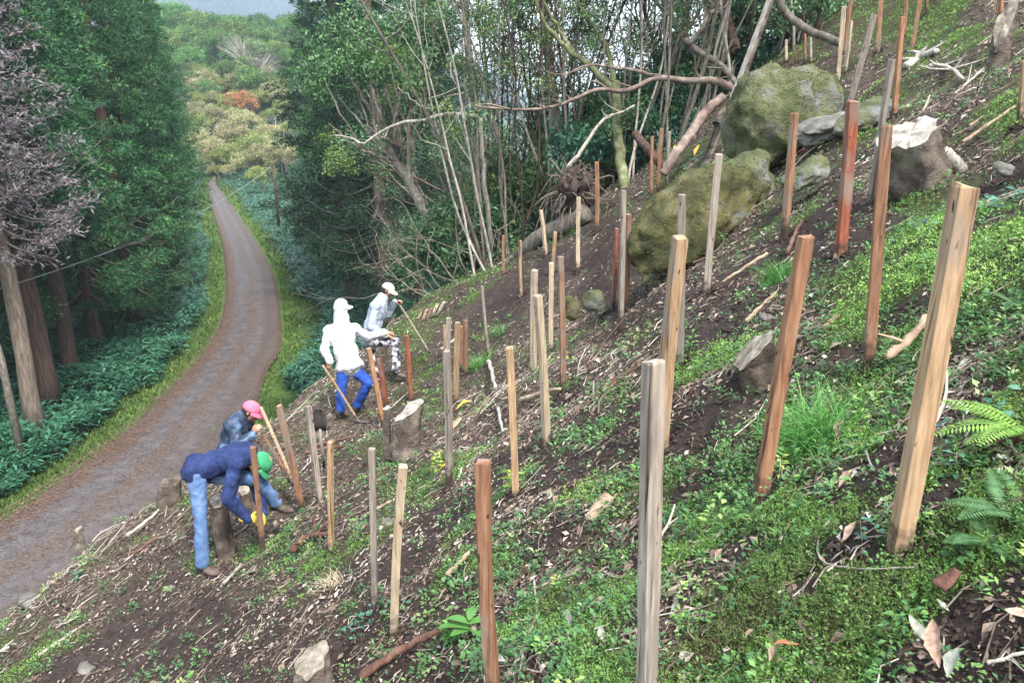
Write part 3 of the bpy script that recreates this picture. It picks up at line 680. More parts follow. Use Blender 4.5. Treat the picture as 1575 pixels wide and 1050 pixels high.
# misty mountain forest behind: one mass
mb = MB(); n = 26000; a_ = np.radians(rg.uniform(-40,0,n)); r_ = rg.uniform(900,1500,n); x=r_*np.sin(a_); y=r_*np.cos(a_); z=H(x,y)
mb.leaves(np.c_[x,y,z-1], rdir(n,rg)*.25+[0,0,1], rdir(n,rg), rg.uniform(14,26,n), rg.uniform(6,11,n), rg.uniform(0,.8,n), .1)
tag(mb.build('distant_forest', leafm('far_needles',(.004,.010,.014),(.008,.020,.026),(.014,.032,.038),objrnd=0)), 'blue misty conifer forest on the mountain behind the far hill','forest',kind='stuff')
# ------------------------------------------------------------------ conifers in the gap between track and hill
GD = 'dark conifers between the track and the thicket'
def clone_mats(ms, sc=1): 
    out = []
    for m in ms:
        if m is None: out.append(None); continue
        c = m.copy(); c.materials.clear(); out.append(c)
    return out
midc = clone_mats(cedar_meshes(23,3.4,.8,14,230,6,60)); dkc = cedar_meshes(24,3.6,3.2,15,220,6,60)
roots_mid = {}
def put_mid(which, u, d, rz, sc, label):
    p = P(u,400,d); z = ground_at(p.x,p.y)-.2
    if which in roots_mid: return dup(roots_mid[which],(p.x,p.y,z),rz,sc,label,'tree',GD)
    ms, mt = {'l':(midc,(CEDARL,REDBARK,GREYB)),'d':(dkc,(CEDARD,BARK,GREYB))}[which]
    roots_mid[which] = tree_obj('conifer_tree',label,'tree',ms,mt,(p.x,p.y,z),rz,sc,GD)
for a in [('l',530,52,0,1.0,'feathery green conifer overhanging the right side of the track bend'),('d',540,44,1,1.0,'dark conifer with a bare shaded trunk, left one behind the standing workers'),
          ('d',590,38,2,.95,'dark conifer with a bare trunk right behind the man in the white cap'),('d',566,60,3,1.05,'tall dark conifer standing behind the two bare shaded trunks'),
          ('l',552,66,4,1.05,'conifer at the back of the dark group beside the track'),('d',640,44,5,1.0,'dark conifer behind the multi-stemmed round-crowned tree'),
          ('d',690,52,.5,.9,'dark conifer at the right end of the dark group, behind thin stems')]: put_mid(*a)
pp = P(429,350,66); zt = ground_at(pp.x,pp.y)
# utility pole and cable
pr = thing('utility_pole','slim dark wooden pole beside the plants right of the track','pole',(pp.x,pp.y,zt))
m = MB(); m.tube([(0,0,-.3),(0,0,2.5),(0,0,5.2)],[.13,.12,.10],10); m.build('pole',REDBARK,pr,True)
m = MB(); m.tube([(-.35,0,4.9),(.35,0,4.9)],.05,6); m.build('crossarm',BARK,pr,True)
m = MB(); m.tube([(-.3,0,4.95),(-.3,0,5.1)],.045,8); m.build('insulator',PALEB,pr,True)
A = Vector((pp.x-.3,pp.y,zt+5.1)); Bq = P(-60,462,24)
tube_obj('overhead_cable',[A.lerp(Bq,t)+Vector((0,0,-1.6*4*t*(1-t)*.5)) for t in np.linspace(0,1,30)],.022,M('cable_sheath',[(0,(.16,.17,.18)),(1,(.26,.27,.28))],rough=.5),'thin overhead cable sagging from the pole past the dark cedars to the left edge','cable',sides=5,noise=0)

# ------------------------------------------------------------------ thicket on the ridge
def pxp(pts): return [P(*q) for q in pts]
def px_tree(name, label, stems, leafspots, mat, bark, group=None, rad=.45, n=46, L=(.09,.17), seed=0, tone=None, w=.42):
    rg = np.random.default_rng(seed); o0 = P(*stems[0][0][0]); t = thing(name,label,'tree',o0,group)
    lm = MB()
    for pts, r0, r1 in stems:
        pp_ = smooth_path([p-o0 for p in pxp(pts)], 16, .02, seed); lm.tube(pp_, np.linspace(r0,r1,16), 7, cap=True, noise=.08, seed=seed); seed += 1
    lm.build('trunk',bark,t,True)
    if leafspots:
        cr = MB(); cs = []
        for (u,v,d,ru,rv,k) in leafspots:
            c = P(u,v,d)-o0; s_ = d/F_PX
            for q in range(k):
                a = rg.normal(0,.5,3); cs.append(np.array(c)+np.array([a[0]*ru*s_, a[1]*ru*s_*.9, a[2]*rv*s_]))
        clumps(cr, cs, rg, rad, n, L, w, tone=tone); cr.build('crown',mat,t)
    return t
# multi-stemmed tree whose trunk leans left out of the slope
st = [([(692,428,20.5),(672,375,20.6),(640,300,20.8),(600,228,21)],.17,.10)]
rgx = np.random.default_rng(77); BRANB = M('branch_bark', [(0,(.07,.045,.036)),(.5,(.155,.11,.09)),(1,(.28,.235,.20))], scale=5, bump=.4, bscale=20, bdist=.01)
for (u,v) in [(505,190),(520,150),(540,120),(560,100),(585,90),(600,110),(625,95),(640,120),(655,90),(575,130),(550,170),(610,140),(635,165)]:
    b = (600+rgx.uniform(-8,30), 228+rgx.uniform(0,50), 21); mid = ((b[0]+u)/2+rgx.uniform(-14,14), (b[1]+v)/2+rgx.uniform(0,20), 21+rgx.uniform(-.8,.8))
    st.append(([b,mid,(u,v,21+rgx.uniform(-1.2,1.2))],.05,.018))
    st.append(([mid,(u+rgx.uniform(-20,20),v-30,21+rgx.uniform(-1,1)),(u+rgx.uniform(-30,30),v-75,21)],.028,.01))
st.append(([(632,285,20.8),(628,240,20.9),(632,180,21),(640,120,21.2)],.08,.03))
px_tree('leaning_tree','round-crowned dark green tree with fanning thin stems on a trunk leaning out above the workers',st,
  [(520,80,21,40,45,14),(560,50,21.3,50,40,20),(610,45,21.3,50,45,22),(650,60,21.2,40,45,16),(500,130,21,30,40,10),(545,110,20.7,45,30,10),(590,95,20.6,45,26,9),(640,100,20.8,40,30,8),(680,75,21.5,25,30,6),(655,140,20.6,22,20,4)],
  BROAD,GREYB,rad=.42,n=70,L=(.10,.19),seed=3)
px_tree('light_green_tree','small tree with yellow-green leaves in front of the round-crowned tree',[([(640,235,19.5),(622,190,19.5),(612,150,19.4),(600,100,19.4)],.045,.015),([(622,190,19.5),(650,150,19.4),(668,110,19.3)],.03,.01)],
  [(600,75,19.4,22,16,4),(625,100,19.4,22,20,5),(640,135,19.3,30,20,5),(610,150,19.3,25,15,3),(665,120,19.3,20,20,3)],LIGHTL,GREYB,rad=.26,n=34,L=(.08,.15),seed=9)
px_tree('bare_branch_tree','long pale bare branch with yellow-green leaves at its drooping left end',[([(738,180,18),(700,175,18),(655,183,18),(610,191,18),(580,206,18),(556,220,18),(545,213,18),(525,209,18),(505,210,18)],.050,.012),([(738,180,18),(742,240,18.2),(748,300,18.6),(757,385,19.4)],.05,.06),
  ([(600,195,18),(590,210,18),(565,210,18)],.015,.008),([(720,140,18.2),(690,150,18),(672,166,18),(648,165,18),(625,145,18),(612,132,18)],.03,.01)],
  [(505,210,18,14,10,3),(520,232,18,20,16,5),(535,250,18,20,12,4),(515,262,18,14,8,2)],LIGHTL,PALEB,rad=.22,n=34,L=(.07,.13),seed=5)
px_tree('mossy_forked_tree','mossy pale green trunk forking into two leaning limbs against the white sky',[([(964,306,16.6),(957,262,16.8),(951,215,17),(949,165,17),(947,128,17)],.115,.10),([(947,140,17),(915,108,17),(888,86,17),(862,62,17),(838,32,17),(820,-10,17)],.075,.035),
  ([(947,130,17),(938,92,17.2),(925,60,17.3),(903,28,17.4),(884,-5,17.5)],.07,.03),([(888,86,17),(868,60,17),(850,28,17),(833,-5,17)],.05,.02)],
  [(905,40,17,30,20,4),(860,30,17,26,20,3),(980,170,17,25,30,6),(935,200,17,20,25,5),(910,70,17,22,14,2)],BROAD,MOSSB,rad=.3,n=36,L=(.07,.14),seed=6)
def branch(label, pts, r0, r1, mat, sub=0, seed=1, name='bare_branch', cat='branch', group=None):
    m = MB(); o0 = P(*pts[0]); pp_ = smooth_path([p-o0 for p in pxp(pts)], 26, r0*.10, seed); m.tube(pp_, np.linspace(r0,r1,26), 8, noise=.12, seed=seed)
    rg = np.random.default_rng(seed)
    for k in range(sub):
        i = rg.integers(3,25); d = rdir(1,rg)[0]; d[2] = abs(d[2])*.8; l_ = rg.uniform(.25,.8)
        q = smooth_path([pp_[i], pp_[i]+d*l_*.5+rg.normal(0,.05,3), pp_[i]+d*l_+rg.normal(0,.1,3)], 8); m.tube(q, np.linspace(r0*.3,.004,8), 4, cap=False)
    o = m.build(name, mat, None, True); o.location = o0; tag(o,label,cat,group); return o
branch('long reddish grey branch arching left from above the broken log across the thicket',[(1128,138,15.5),(1100,124,15.6),(1060,124,15.8),(1010,120,16),(985,132,16),(960,140,16),(920,138,16),(885,152,16),(850,165,16),(800,168,16),(730,164,16)],.07,.02,BRANB,12,3)
branch('upper reddish fork of the long arching branch ending near the mossy forked trunk',[(1012,119,16),(975,108,16),(940,104,16),(905,100,16),(865,118,16)],.042,.012,BRANB,6,4)
branch('short pale crooked branch rising right from the root plate',[(872,258,15.5),(890,238,15.4),(905,215,15.4),(925,188,15.3),(940,178,15.3),(958,172,15.3),(976,162,15.3)],.045,.015,PALEB,3,5)
branch('curved grey trunk sweeping down to the right, above the green bank',[(1190,-30,13.5),(1200,5,13.5),(1220,32,13.5),(1250,50,13.3),(1292,66,13)],.075,.065,GREYB,0,6,'curved_tree','tree')
branch('grey trunk curving down right from the top edge toward the arching branch',[(1012,-30,17),(1030,22,17),(1050,55,17),(1075,80,16.8),(1108,100,16.5),(1135,130,16)],.08,.06,GREYB,5,7,'curved_tree','tree')
branch('crooked grey limb with a hooked fork above the arching branch',[(1060,68,16),(1080,45,15.8),(1090,22,15.8),(1115,12,15.8)],.06,.025,GREYB,4,8)
branch('stout reddish brown trunk rising out of the picture left of the curved one',[(1132,80,18),(1118,30,18),(1108,-30,18)],.12,.10,REDBARK,0,9,'upright_tree','tree')
branch('broad brown trunk standing left of the mossy forked one',[(872,262,19),(856,190,19),(846,110,19.2),(838,30,19.4),(835,-40,19.5)],.13,.09,GREYB,6,10,'upright_tree','tree')
branch('dark vertical trunk standing right of the leaning trunk in the brush',[(765,385,22),(748,310,22),(742,230,22.3),(725,120,22.5),(712,-20,23)],.15,.09,BRANB,7,11,'upright_tree','tree')
# slender trees: variants, then copies
def slender(seed, leafy=1.0, h=8.5):
    rg = np.random.default_rng(seed); lm = MB(); ends = []
    n = rg.integers(1,3)
    for q in range(n):
        d = [rg.normal(0,.16), rg.normal(0,.12), 1]
        pts = [np.array([rg.normal(0,.12),rg.normal(0,.1),-.2])]; d = np.array(d)
        for k in range(9): d = d+rg.normal(0,.09,3); d[2]=max(d[2],.8); pts.append(pts[-1]+d/np.linalg.norm(d)*h/9)
        rr = rg.uniform(.022,.052); sm = smooth_path(pts,26); lm.tube(sm,np.linspace(rr,rr*.3,26),6,cap=False,noise=.08,seed=seed)
        for b in range(9):
            i = rg.integers(8,25); dd = rdir(1,rg)[0]; dd[2] = abs(dd[2])+.25
            grow(rg, sm[i], dd, rg.uniform(.7,1.7), rr*.38, 1, lm, ends, .6,.3,(1,3),.25,4,4)
    cr = MB(); ends = [e for e in ends if e[2] > 1.2]; rg.shuffle(ends); k = int(len(ends)*.85*leafy)
    if k: clumps(cr, ends[:k], rg, .33, 30, (.07,.14), .45)
    return (cr.mesh('crown') if k else None), lm.mesh('trunk',True), None
sv = [slender(50+i, [1,.8,1.2,.5,.9,.25,1.1][i]) for i in range(7)]
GS = 'slender trees of the thicket'
sroots = {}
def put_slender(k, u, v, rz, sc, label, leafmat=0):
    b, d = gpr(u,v); key = k
    loc = b+Vector((0,0,-.1))
    if key in sroots: return dup(sroots[key], loc, rz, sc, label,'tree',GS)
    ms = sv[k]; t = thing('slender_tree',label,'tree',loc,GS,rz,sc)
    if ms[0] is not None: obj('crown',ms[0],(BROAD,LIGHTL,BROAD,LIGHTL,BROAD,BROAD,BROAD)[k],t)
    obj('trunk',ms[1],(GREYB,PALEB,GREYB,REDBARK,GREYB,PALEB,GREYB)[k],t); sroots[key] = t; return t
rgs_ = np.random.default_rng(8)
line = [(735,396),(748,390),(760,384),(780,372),(800,366),(822,350),(845,338),(868,325),(893,312),(915,300),(940,286),(965,274),(990,262),(1010,240),(1035,225),(1060,205),(1090,180),(1120,150),(1150,120),(1175,100),(1205,80),(1240,60)]
cnts = 0
for i,(u,v) in enumerate(line):
    for q in range(3 if i < 19 else 2):
        k = int(rgs_.integers(7)); uu = u+rgs_.uniform(-9,9); vv = v-2+rgs_.uniform(-1,5)
        b,d = gpr(uu,vv)
        x = b.x+rgs_.uniform(-.3,.8)*q; y = b.y+q*rgs_.uniform(.8,2.6)
        lab = 'slender {} tree in the tangled thicket along the ridge'.format(('grey-stemmed leafy','pale-stemmed light-leaved','grey-stemmed leafy','reddish sparse-leaved','grey-stemmed leafy','nearly bare pale','grey-stemmed leafy')[k])
        loc = Vector((x,y,ground_at(x,y)-.1)); sc = rgs_.uniform(.8,1.15)
        if k in sroots: dup(sroots[k], loc, rgs_.uniform(0,6.28), sc, lab,'tree',GS)
        else: o = put_slender(k,uu,vv,0,sc,lab); o.location = loc
        cnts += 1
# shrubs closing the view under the trees
def shrub(seed, mat, L=(.08,.15), n=60, w=.45, h=1.3):
    rg = np.random.default_rng(seed); cr = MB(); lm = MB(); ends=[]
    for q in range(7):
        d = rdir(1,rg)[0]; d[2]=abs(d[2])+.6; grow(rg,(0,0,-.1),d,h*.6,.025,1,lm,ends,.7,.3,(2,3),.2,4,4)
    clumps(cr, ends, rg, .28, n, L, w); return cr.mesh('foliage'), lm.mesh('stems',True), None
GU = 'shrubs under the thicket trees'
sh = [(shrub(61,0),BROAD),(shrub(62,0,(.09,.17)),BLUEL),(shrub(63,0,(.06,.12),50),BROAD),(shrub(64,0,(.07,.13),26),LIGHTL)]
shr = {}
def put_shrub(k,x,y,sc,lab,group=GU):
    z = ground_at(x,y); s3 = (sc,sc,sc*rgs_.uniform(.8,1.3))
    if k in shr: return dup(shr[k],(x,y,z),rgs_.uniform(0,6.28),s3,lab,'shrub',group)
    t = thing('shrub',lab,'shrub',(x,y,z),group,0,s3); obj('foliage',sh[k][0][0],sh[k][1],t); obj('stems',sh[k][0][1],GREYB,t); shr[k]=t; return t
kn = ('dark green','glossy blue-green','fine-leaved green','light green')
for i,(u,v) in enumerate(line):
    for q in range(4):
        b,d = gpr(u+rgs_.uniform(-12,12),v-2); x=b.x+rgs_.uniform(-.8,1.0); y=b.y+rgs_.uniform(.6,5.5)
        k=int(rgs_.choice([0,1,2,0,2,3] if i<12 else [0,1,1,2,1,3])); put_shrub(k,x,y,rgs_.uniform(.9,1.7),kn[k]+' shrub growing among the thicket stems on the ridge')
# bigger evergreens just behind the ridge
GE = 'evergreen trees behind the ridge'
ev = []
for s_ in (71,72):
    rg = np.random.default_rng(s_); lm = MB(); ends=[]; lm.tube([(0,0,-.5),(.1,0,2),(0,.2,5)],[.2,.17,.12],8,noise=.1)
    for q in range(7): d=rdir(1,rg)[0]; d[2]=abs(d[2])+.5; grow(rg,(0,.1,rg.uniform(2,5)),d,3.0,.10,2,lm,ends,.6,.35,(2,3),.15,4,5)
    cr = MB(); clumps(cr,ends,rg,.55,48,(.12,.22),.45); ev.append((cr.mesh('crown'),lm.mesh('trunk',True)))
evr={}
for (k,u,v,d,sc,lab) in [(0,750,330,27,.8,'broad evergreen behind the thicket, left of the white sky gaps'),(1,712,345,29,.62,'broad evergreen behind the leaning trunk'),(0,790,330,31,.62,'low evergreen below the first white sky gap'),
   (1,860,300,32,.45,'low evergreen below the middle white sky gap'),(0,930,280,32,.6,'low evergreen under the right sky gap'),(1,1010,220,26,.8,'evergreen behind the arching branch'),(0,1075,170,24,.95,'dark evergreen above the broken log'),(1,1150,110,22,.95,'dark evergreen behind the upper boulder'),
   (0,1215,60,21,.8,'dark evergreen behind the curved grey trunk'),(0,1000,300,34,.7,'evergreen low behind the three slim stakes')]:
    p = P(u,v,d); loc=(p.x,p.y,max(ground_at(p.x,p.y)-.3, p.z-2.5)) if False else (p.x,p.y,ground_at(p.x,p.y)-.3)
    hz = max(1.0, (P(u,v-60 if u<980 else v-130,d).z-loc[2])/7.2)*sc
    if k in evr: dup(evr[k],loc,u*.7,(sc*1.1,sc*1.1,hz),lab,'tree',GE)
    else:
        t=thing('evergreen_tree',lab,'tree',loc,GE,u*.7,(sc*1.1,sc*1.1,hz)); obj('crown',ev[k][0],BROAD,t); obj('trunk',ev[k][1],BARK,t); evr[k]=t
# dead brush heap: pale fallen branches below the thicket
rg = np.random.default_rng(91)
GB='fallen dead branches in the brush'
for i in range(30):
    u = rg.uniform(655,830); b,d = gpr(u, 425-(u-700)*.55+rg.uniform(0,8)); base = np.array(b)+[rg.uniform(-.3,.3), rg.uniform(.2,2.2), 0]; base[2]=ground_at(base[0],base[1])
    m = MB(); ends=[]; a = rg.uniform(-1,1); grow(rg,(0,0,0),(rg.normal(-.35,.5),rg.normal(0,.5),rg.uniform(.3,1.1)),rg.uniform(.8,1.5),.022,2,m,ends,.6,.0,(2,3),.22,6,5)
    o=m.build('dead_branch',GREYB,None,True); o.location=base; tag(o,'pale dead branch with bare twigs tangled at the thicket foot','branch',GB)
# ------------------------------------------------------------------ boulders
ROCK = M('mossy_rock', [(0,(.035,.042,.018)),(.3,(.075,.09,.035)),(.55,(.13,.135,.065)),(.72,(.15,.155,.13)),(1,(.26,.26,.24))], scale=2.0, detail=9, bump=1.0, bscale=7, bdist=.12)
ROCK2 = M('dark_mossy_rock', [(0,(.022,.025,.010)),(.4,(.055,.055,.020)),(.65,(.11,.095,.035)),(.85,(.10,.105,.08)),(1,(.20,.20,.18))], scale=3.2, detail=9, bump=1.0, bscale=10, bdist=.05)
STONE = M('grey_stone', [(0,(.05,.048,.04)),(.5,(.12,.115,.10)),(1,(.24,.225,.20))], scale=5, detail=8, bump=.8, bscale=16, bdist=.03)
MOSSL = M('moss_leaf', [(0,(.025,.035,.010)),(.5,(.075,.085,.025)),(1,(.16,.14,.05))], attr='rnd', rough=.8, trans=.2)
def rock(label, c, rad, rot, mat, seed=0, amp=.16, sub=5, moss=0, name='boulder', cat='boulder', flat=None, group=None):
    bm = bmesh.new(); bmesh.ops.create_icosphere(bm, subdivisions=sub, radius=1)
    v = np.array([p.co[:] for p in bm.verts]); 
    sgn = np.sign(v)*np.abs(v)**.82; v = sgn/np.linalg.norm(sgn,axis=1)[:,None]**.5
    rg = np.random.default_rng(seed)
    for k in range(5):                             # a few broken facets
        n = rdir(1,rg)[0]; d = v@n; lim = rg.uniform(.72,.9); v = v - np.outer(np.clip(d-lim,0,9)*.85, n)
    R = np.array(Matrix.Rotation(rot[2],3,'Z')@Matrix.Rotation(rot[1],3,'Y')@Matrix.Rotation(rot[0],3,'X'))
    v = v*(1+amp*fbm(v*1.3+seed,3,seed))[:,None]*np.array(rad); nn = v/np.linalg.norm(v,axis=1)[:,None]
    v = v + nn*((fbm(v*5+seed,4,seed+5)*.06-np.abs(fbm(v*2.6+seed,2,seed+15))*.12)*min(rad))[:,None]
    v = v@R.T
    F = np.array([[q.index for q in f.verts] for f in bm.faces]); bm.free()
    o = obj(name, mesh_np(name, v, None, F, smooth=True), mat); o.location = c; tag(o,label,cat,group)
    if moss:
        m = MB(); i = rg.integers(0,len(v),moss); p = v[i]; nr = p/np.linalg.norm(p,axis=1)[:,None]; keep = (fbm(p*2.2+3,3,seed+9)+nr[:,2]*.5 > -.15)
        p=p[keep]; nr=nr[keep]; m.leaves(p-nr*.005, nr+rdir(len(p),rg)*.9, rdir(len(p),rg), rg.uniform(.012,.03,len(p)), rg.uniform(.006,.014,len(p)), np.clip(fbm(p*3,3,seed)*.4+.5+rg.normal(0,.15,len(p)),0,1))
        m.build('moss', MOSSL, o)
    return o
rock('big egg-shaped mossy grey boulder at the top of the slope', P(1207,180,10.6), (.80,.62,.74), (0,-.42,0), ROCK, 3, .13, 6, 9000)
rock('lower dark mossy boulder, elongated and leaning, under the egg-shaped one', P(1066,345,8.9), (.80,.5,.46), (0,-.80,.2), ROCK2, 8, .2, 6, 9000)
rock('mossy grey rock joining the two big boulders', P(1140,285,9.2), (.42,.4,.40), (0,-.5,0), ROCK, 12, .2, 5, 2500)
rock('flat dark grey slab beside the upper boulder', P(1268,200,9.6), (.34,.3,.13), (0,-.35,.2), STONE, 5, .3, 5)
rock('mossy grey slab behind the dark red stake', P(1325,180,9.2), (.34,.3,.12), (.1,-.5,.2), ROCK, 6, .2, 5, 0)
rock('low grey rock face right of the orange stake before the boulder', P(1240,270,7.9), (.22,.2,.10), (0,-.6,.1), ROCK, 9, .3, 5, 0)
rock('small mossy stone left of a pair on the dug slope', P(880,474,8.9), (.09,.09,.13), (0,-.1,0), ROCK2, 15, .2, 4, 0,'stone','stone')
rock('rounded pale mossy stone, right of a pair on the dug slope', P(914,462,9.0), (.12,.11,.15), (0,.2,0), ROCK, 16, .2, 4, 0,'stone','stone')
for (u,v,s_,lab) in [(132,1030,.085,'pale upright stone at the bottom left corner'),(598,805,.07,'grey block of stone behind the short pale stake'),(1178,490,.05,'small pale stone by the dug soil mid right'),
   (45,925,.13,'grey stone on the left rim of the slope'),
   (1545,262,.07,'pale stone on the litter at the upper right edge'),(925,480,.06,'small stone below the pair of mossy stones'),(262,905,.05,'dark clod-like stone in the bare soil below the bent man'),
   (1440,200,.06,'grey stone beside the top of the big pale stump'),(1010,425,.08,'pale cut stone end at the foot of the lower boulder')]:
    b,d = gp(u,v); rock(lab, b+Vector((0,0,s_*.05)), (s_,s_*.8,s_*.6), (0,random.uniform(-.5,.5),random.uniform(0,3)), STONE, int(u), .25, 3, 0,'stone','stone','loose stones on the slope')

# ------------------------------------------------------------------ stumps
CUT = M('cut_face', [(0,(.14,.12,.095)),(.5,(.27,.245,.21)),(1,(.42,.40,.37))], scale=14, bump=.3, bscale=30, bdist=.006)
SBARK = M('stump_bark', [(0,(.025,.019,.014)),(.4,(.075,.058,.045)),(.7,(.155,.125,.10)),(1,(.12,.13,.06))], scale=5, detail=8, bump=1, bscale=12, bdist=.05)
CUTD = M('old_cut_face', [(0,(.09,.07,.05)),(.5,(.19,.16,.125)),(1,(.34,.30,.25))], scale=16, bump=.6, bscale=30, bdist=.01)
def stump(label, base, top, d0, d1, r0, r1, cut, seed=1, flare=1.5, jag=.03, cutmat=None, group='cut stumps on the hillside', roots=4):
    B = P(base[0],base[1],d0); T = P(top[0],top[1],d1); ax = T-B; L = ax.length; a = ax.normalized()
    u = Vector((1,0,0)); u = (u-a*u.dot(a)).normalized(); v = a.cross(u)*-1; n = 44; k = 18; cn = Vector(cut).normalized(); rg = np.random.default_rng(seed)
    rr = []; ph = rg.uniform(0,6.28)
    for i in range(k):
        t = -.12 + 1.12*i/(k-1)
        for j in range(n):
            th = j/n*2*math.pi
            r = np.interp(max(t,0),[0,1],[r0,r1]) + (flare-1)*r0*math.exp(-max(t,-.02)*6)*(.55+.45*math.cos(roots*th+ph))
            r *= 1+.08*math.sin(3*th+ph)+.05*math.sin(7*th+2*t)
            rr.append(B + a*(t*L) + (u*math.cos(th)+v*math.sin(th))*r)
    V = np.array([tuple(q) for q in rr]); V += (np.stack([fbm(V*7+c_*7,4,seed+c_) for c_ in range(3)],-1))*.034*min(1,r0*5)
    # shear the last rings onto the cut plane
    Tn = np.array(T); A = np.array(a); c_n = np.array(cn)
    for i in range(k-6,k):
        w_ = ((i-(k-7))/6); P0 = V[i*n:(i+1)*n]; tt_ = ((Tn-P0)@c_n)/(A@c_n); tgt = P0+tt_[:,None]*A
        if i == k-1: P1 = tgt + A*(np.abs(fbm(P0*9,2,seed))*jag)[:,None]
        else: P1 = P0 + (tgt-P0-A*(1-w_)*L*.28)*1.0*w_ + 0
        V[i*n:(i+1)*n] = P1
    i = np.arange(k-1)[:,None]*n; j = np.arange(n)[None]; Q = np.stack([i+j,i+(j+1)%n,i+n+(j+1)%n,i+n+j],-1).reshape(-1,4)
    o = thing('tree_stump',label,'stump',B,group)
    m = MB(); m.add(V-np.array(B),Q); m.build('bark',SBARK,o,True)
    top_ = V[(k-1)*n:]; m = MB(); cc = top_.mean(0); R2 = [top_+A*.002]
    for f_ in (.75,.5,.25): q = cc+(top_-cc)*f_; q = q + A*(fbm(q*18,2,seed+3)*.004)[:,None]; R2.append(q+A*.004)
    VV = np.vstack(R2+[cc[None]+A*.004])-np.array(B); Qc=[]; 
    for i in range(3):
        for j in range(n): Qc.append((i*n+j,i*n+(j+1)%n,(i+1)*n+(j+1)%n,(i+1)*n+j))
    m.add(VV,Qc,[(3*n+j,3*n+(j+1)%n,4*n) for j in range(n)]); m.build('cut_face',cutmat or (CUT if 'big pale' in label or 'white-hooded' in label else CUTD),o)
    return o
stump('big pale-topped stump leaning left with flared roots, behind the tall orange-tan stake',(1436,350),(1400,212),6.0,5.85,.205,.185,(-.42,-.22,.88),1,2.1,.06)
b1_ = branch('torn pale root flange on the right side of the big pale-topped stump',[(1450,235,5.85),(1468,250,5.85),(1480,268,5.9),(1492,290,5.95)],.05,.06,PALEB,0,31,'root_piece','root')
stump('upright bleached jagged broken stump near the top right corner',(1524,160),(1545,40),8.4,8.3,.11,.085,(-.75,-.4,.45),2,1.4,.12)
stump('small pale stump with an overhanging cut lip, mid right among moss',(1178,612),(1158,540),4.45,4.4,.10,.115,(-.75,.05,.65),3,1.5,.03)
stump('mid slope stump with a pale slanting cut, right of the white-hooded man',(622,700),(628,632),8.6,8.6,.14,.13,(-.5,-.1,.85),4,1.5,.04)
stump('thin grey stub beside the slant-cut stump near the white-hooded man',(596,702),(595,628),8.7,8.7,.04,.04,(-.1,-.1,1),5,1.2,.04,roots=3)
stump('low stump with a pale slanted edge in bare soil, bottom left of centre',(480,1068),(478,1018),4.7,4.7,.12,.095,(-.4,-.3,.85),6,1.6,.03)
stump('tall mossy leaning stump standing between the bent man\'s legs',(352,862),(334,770),8.2,8.2,.088,.085,(-.1,-.3,1),7,1.35,.02)
stump('second mossy stump under the bent man\'s arms',(388,800),(376,752),8.9,8.9,.075,.07,(0,-.3,1),8,1.3,.02)
stump('short brown weathered stump on the rim left of the bent man',(262,790),(262,742),9.9,9.9,.14,.12,(-.2,-.2,1),9,1.4,.05,cutmat=SBARK)
stump('dark upright stub left of the white-hooded man\'s hoe',(490,668),(487,622),11,11,.07,.06,(-.3,-.3,1),10,1.3,.04,cutmat=SBARK)
stump('small broken stump on the road-side rim of the slope',(122,840),(120,815),9.9,9.9,.07,.05,(-.3,-.3,1),11,1.5,.05)
# root plate with fallen trunk
b = P(882,292,15.6); rt = thing('uprooted_tree','uprooted root plate of dark soil with its trunk fallen down the slope','fallen tree',b)
rk = np.random.default_rng(4); m = MB()
bmz = bmesh.new(); bmesh.ops.create_icosphere(bmz,subdivisions=4,radius=1); v = np.array([p.co[:] for p in bmz.verts]); F = np.array([[q.index for q in f.verts] for f in bmz.faces]); bmz.free()
v = v*(1+.6*fbm(v*2.2,4,2))[:,None]*np.array([.28,.2,.36]); m.add(v,None,F)
SOILC = M('clod_soil', [(0,(.018,.012,.010)),(.5,(.045,.030,.024)),(1,(.085,.062,.05))], scale=9, bump=.8, bscale=30, bdist=.02)
m.build('soil_plate',SOILC,rt,True)
m = MB()
for q in range(90):
    d = rdir(1,rk)[0]; s0 = d*np.array([.26,.16,.32]); L_ = rk.uniform(.15,.6); m.tube(smooth_path([s0,s0+d*L_*.5+rk.normal(0,.08,3),s0+d*L_+rk.normal(0,.12,3)+[0,0,-.22]],8),np.linspace(rk.uniform(.008,.03),.003,8),5,cap=False)
m.build('roots',BARK,rt)
m = MB(); m.tube(smooth_path([p-b for p in pxp([(905,325,15.6),(870,345,15.9),(835,362,16.2),(800,392,16.8)])],12),np.linspace(.19,.15,12),12,noise=.12); m.build('trunk',GREYB,rt,True)
# broken log and torn spike above the lower boulder
branch('pale torn log lying diagonally above the lower boulder',[(1112,150,14),(1085,172,13.8),(1062,208,13.6),(1038,238,13.4),(1020,268,13.4)],.085,.075,BRANB,0,41,'fallen_log','log')
stump('upright grey splinter standing beside the torn diagonal log',(1112,188),(1126,150),13.2,13.2,.13,.07,(-.85,-.2,.4),13,1.1,.15,cutmat=PALEB)
branch('dark red-brown log leaning left behind the three slim stakes',[(976,206,14.6),(990,222,14.5),(1005,240,14.4),(1022,258,14.3)],.075,.085,REDBARK,0,42,'fallen_log','log')
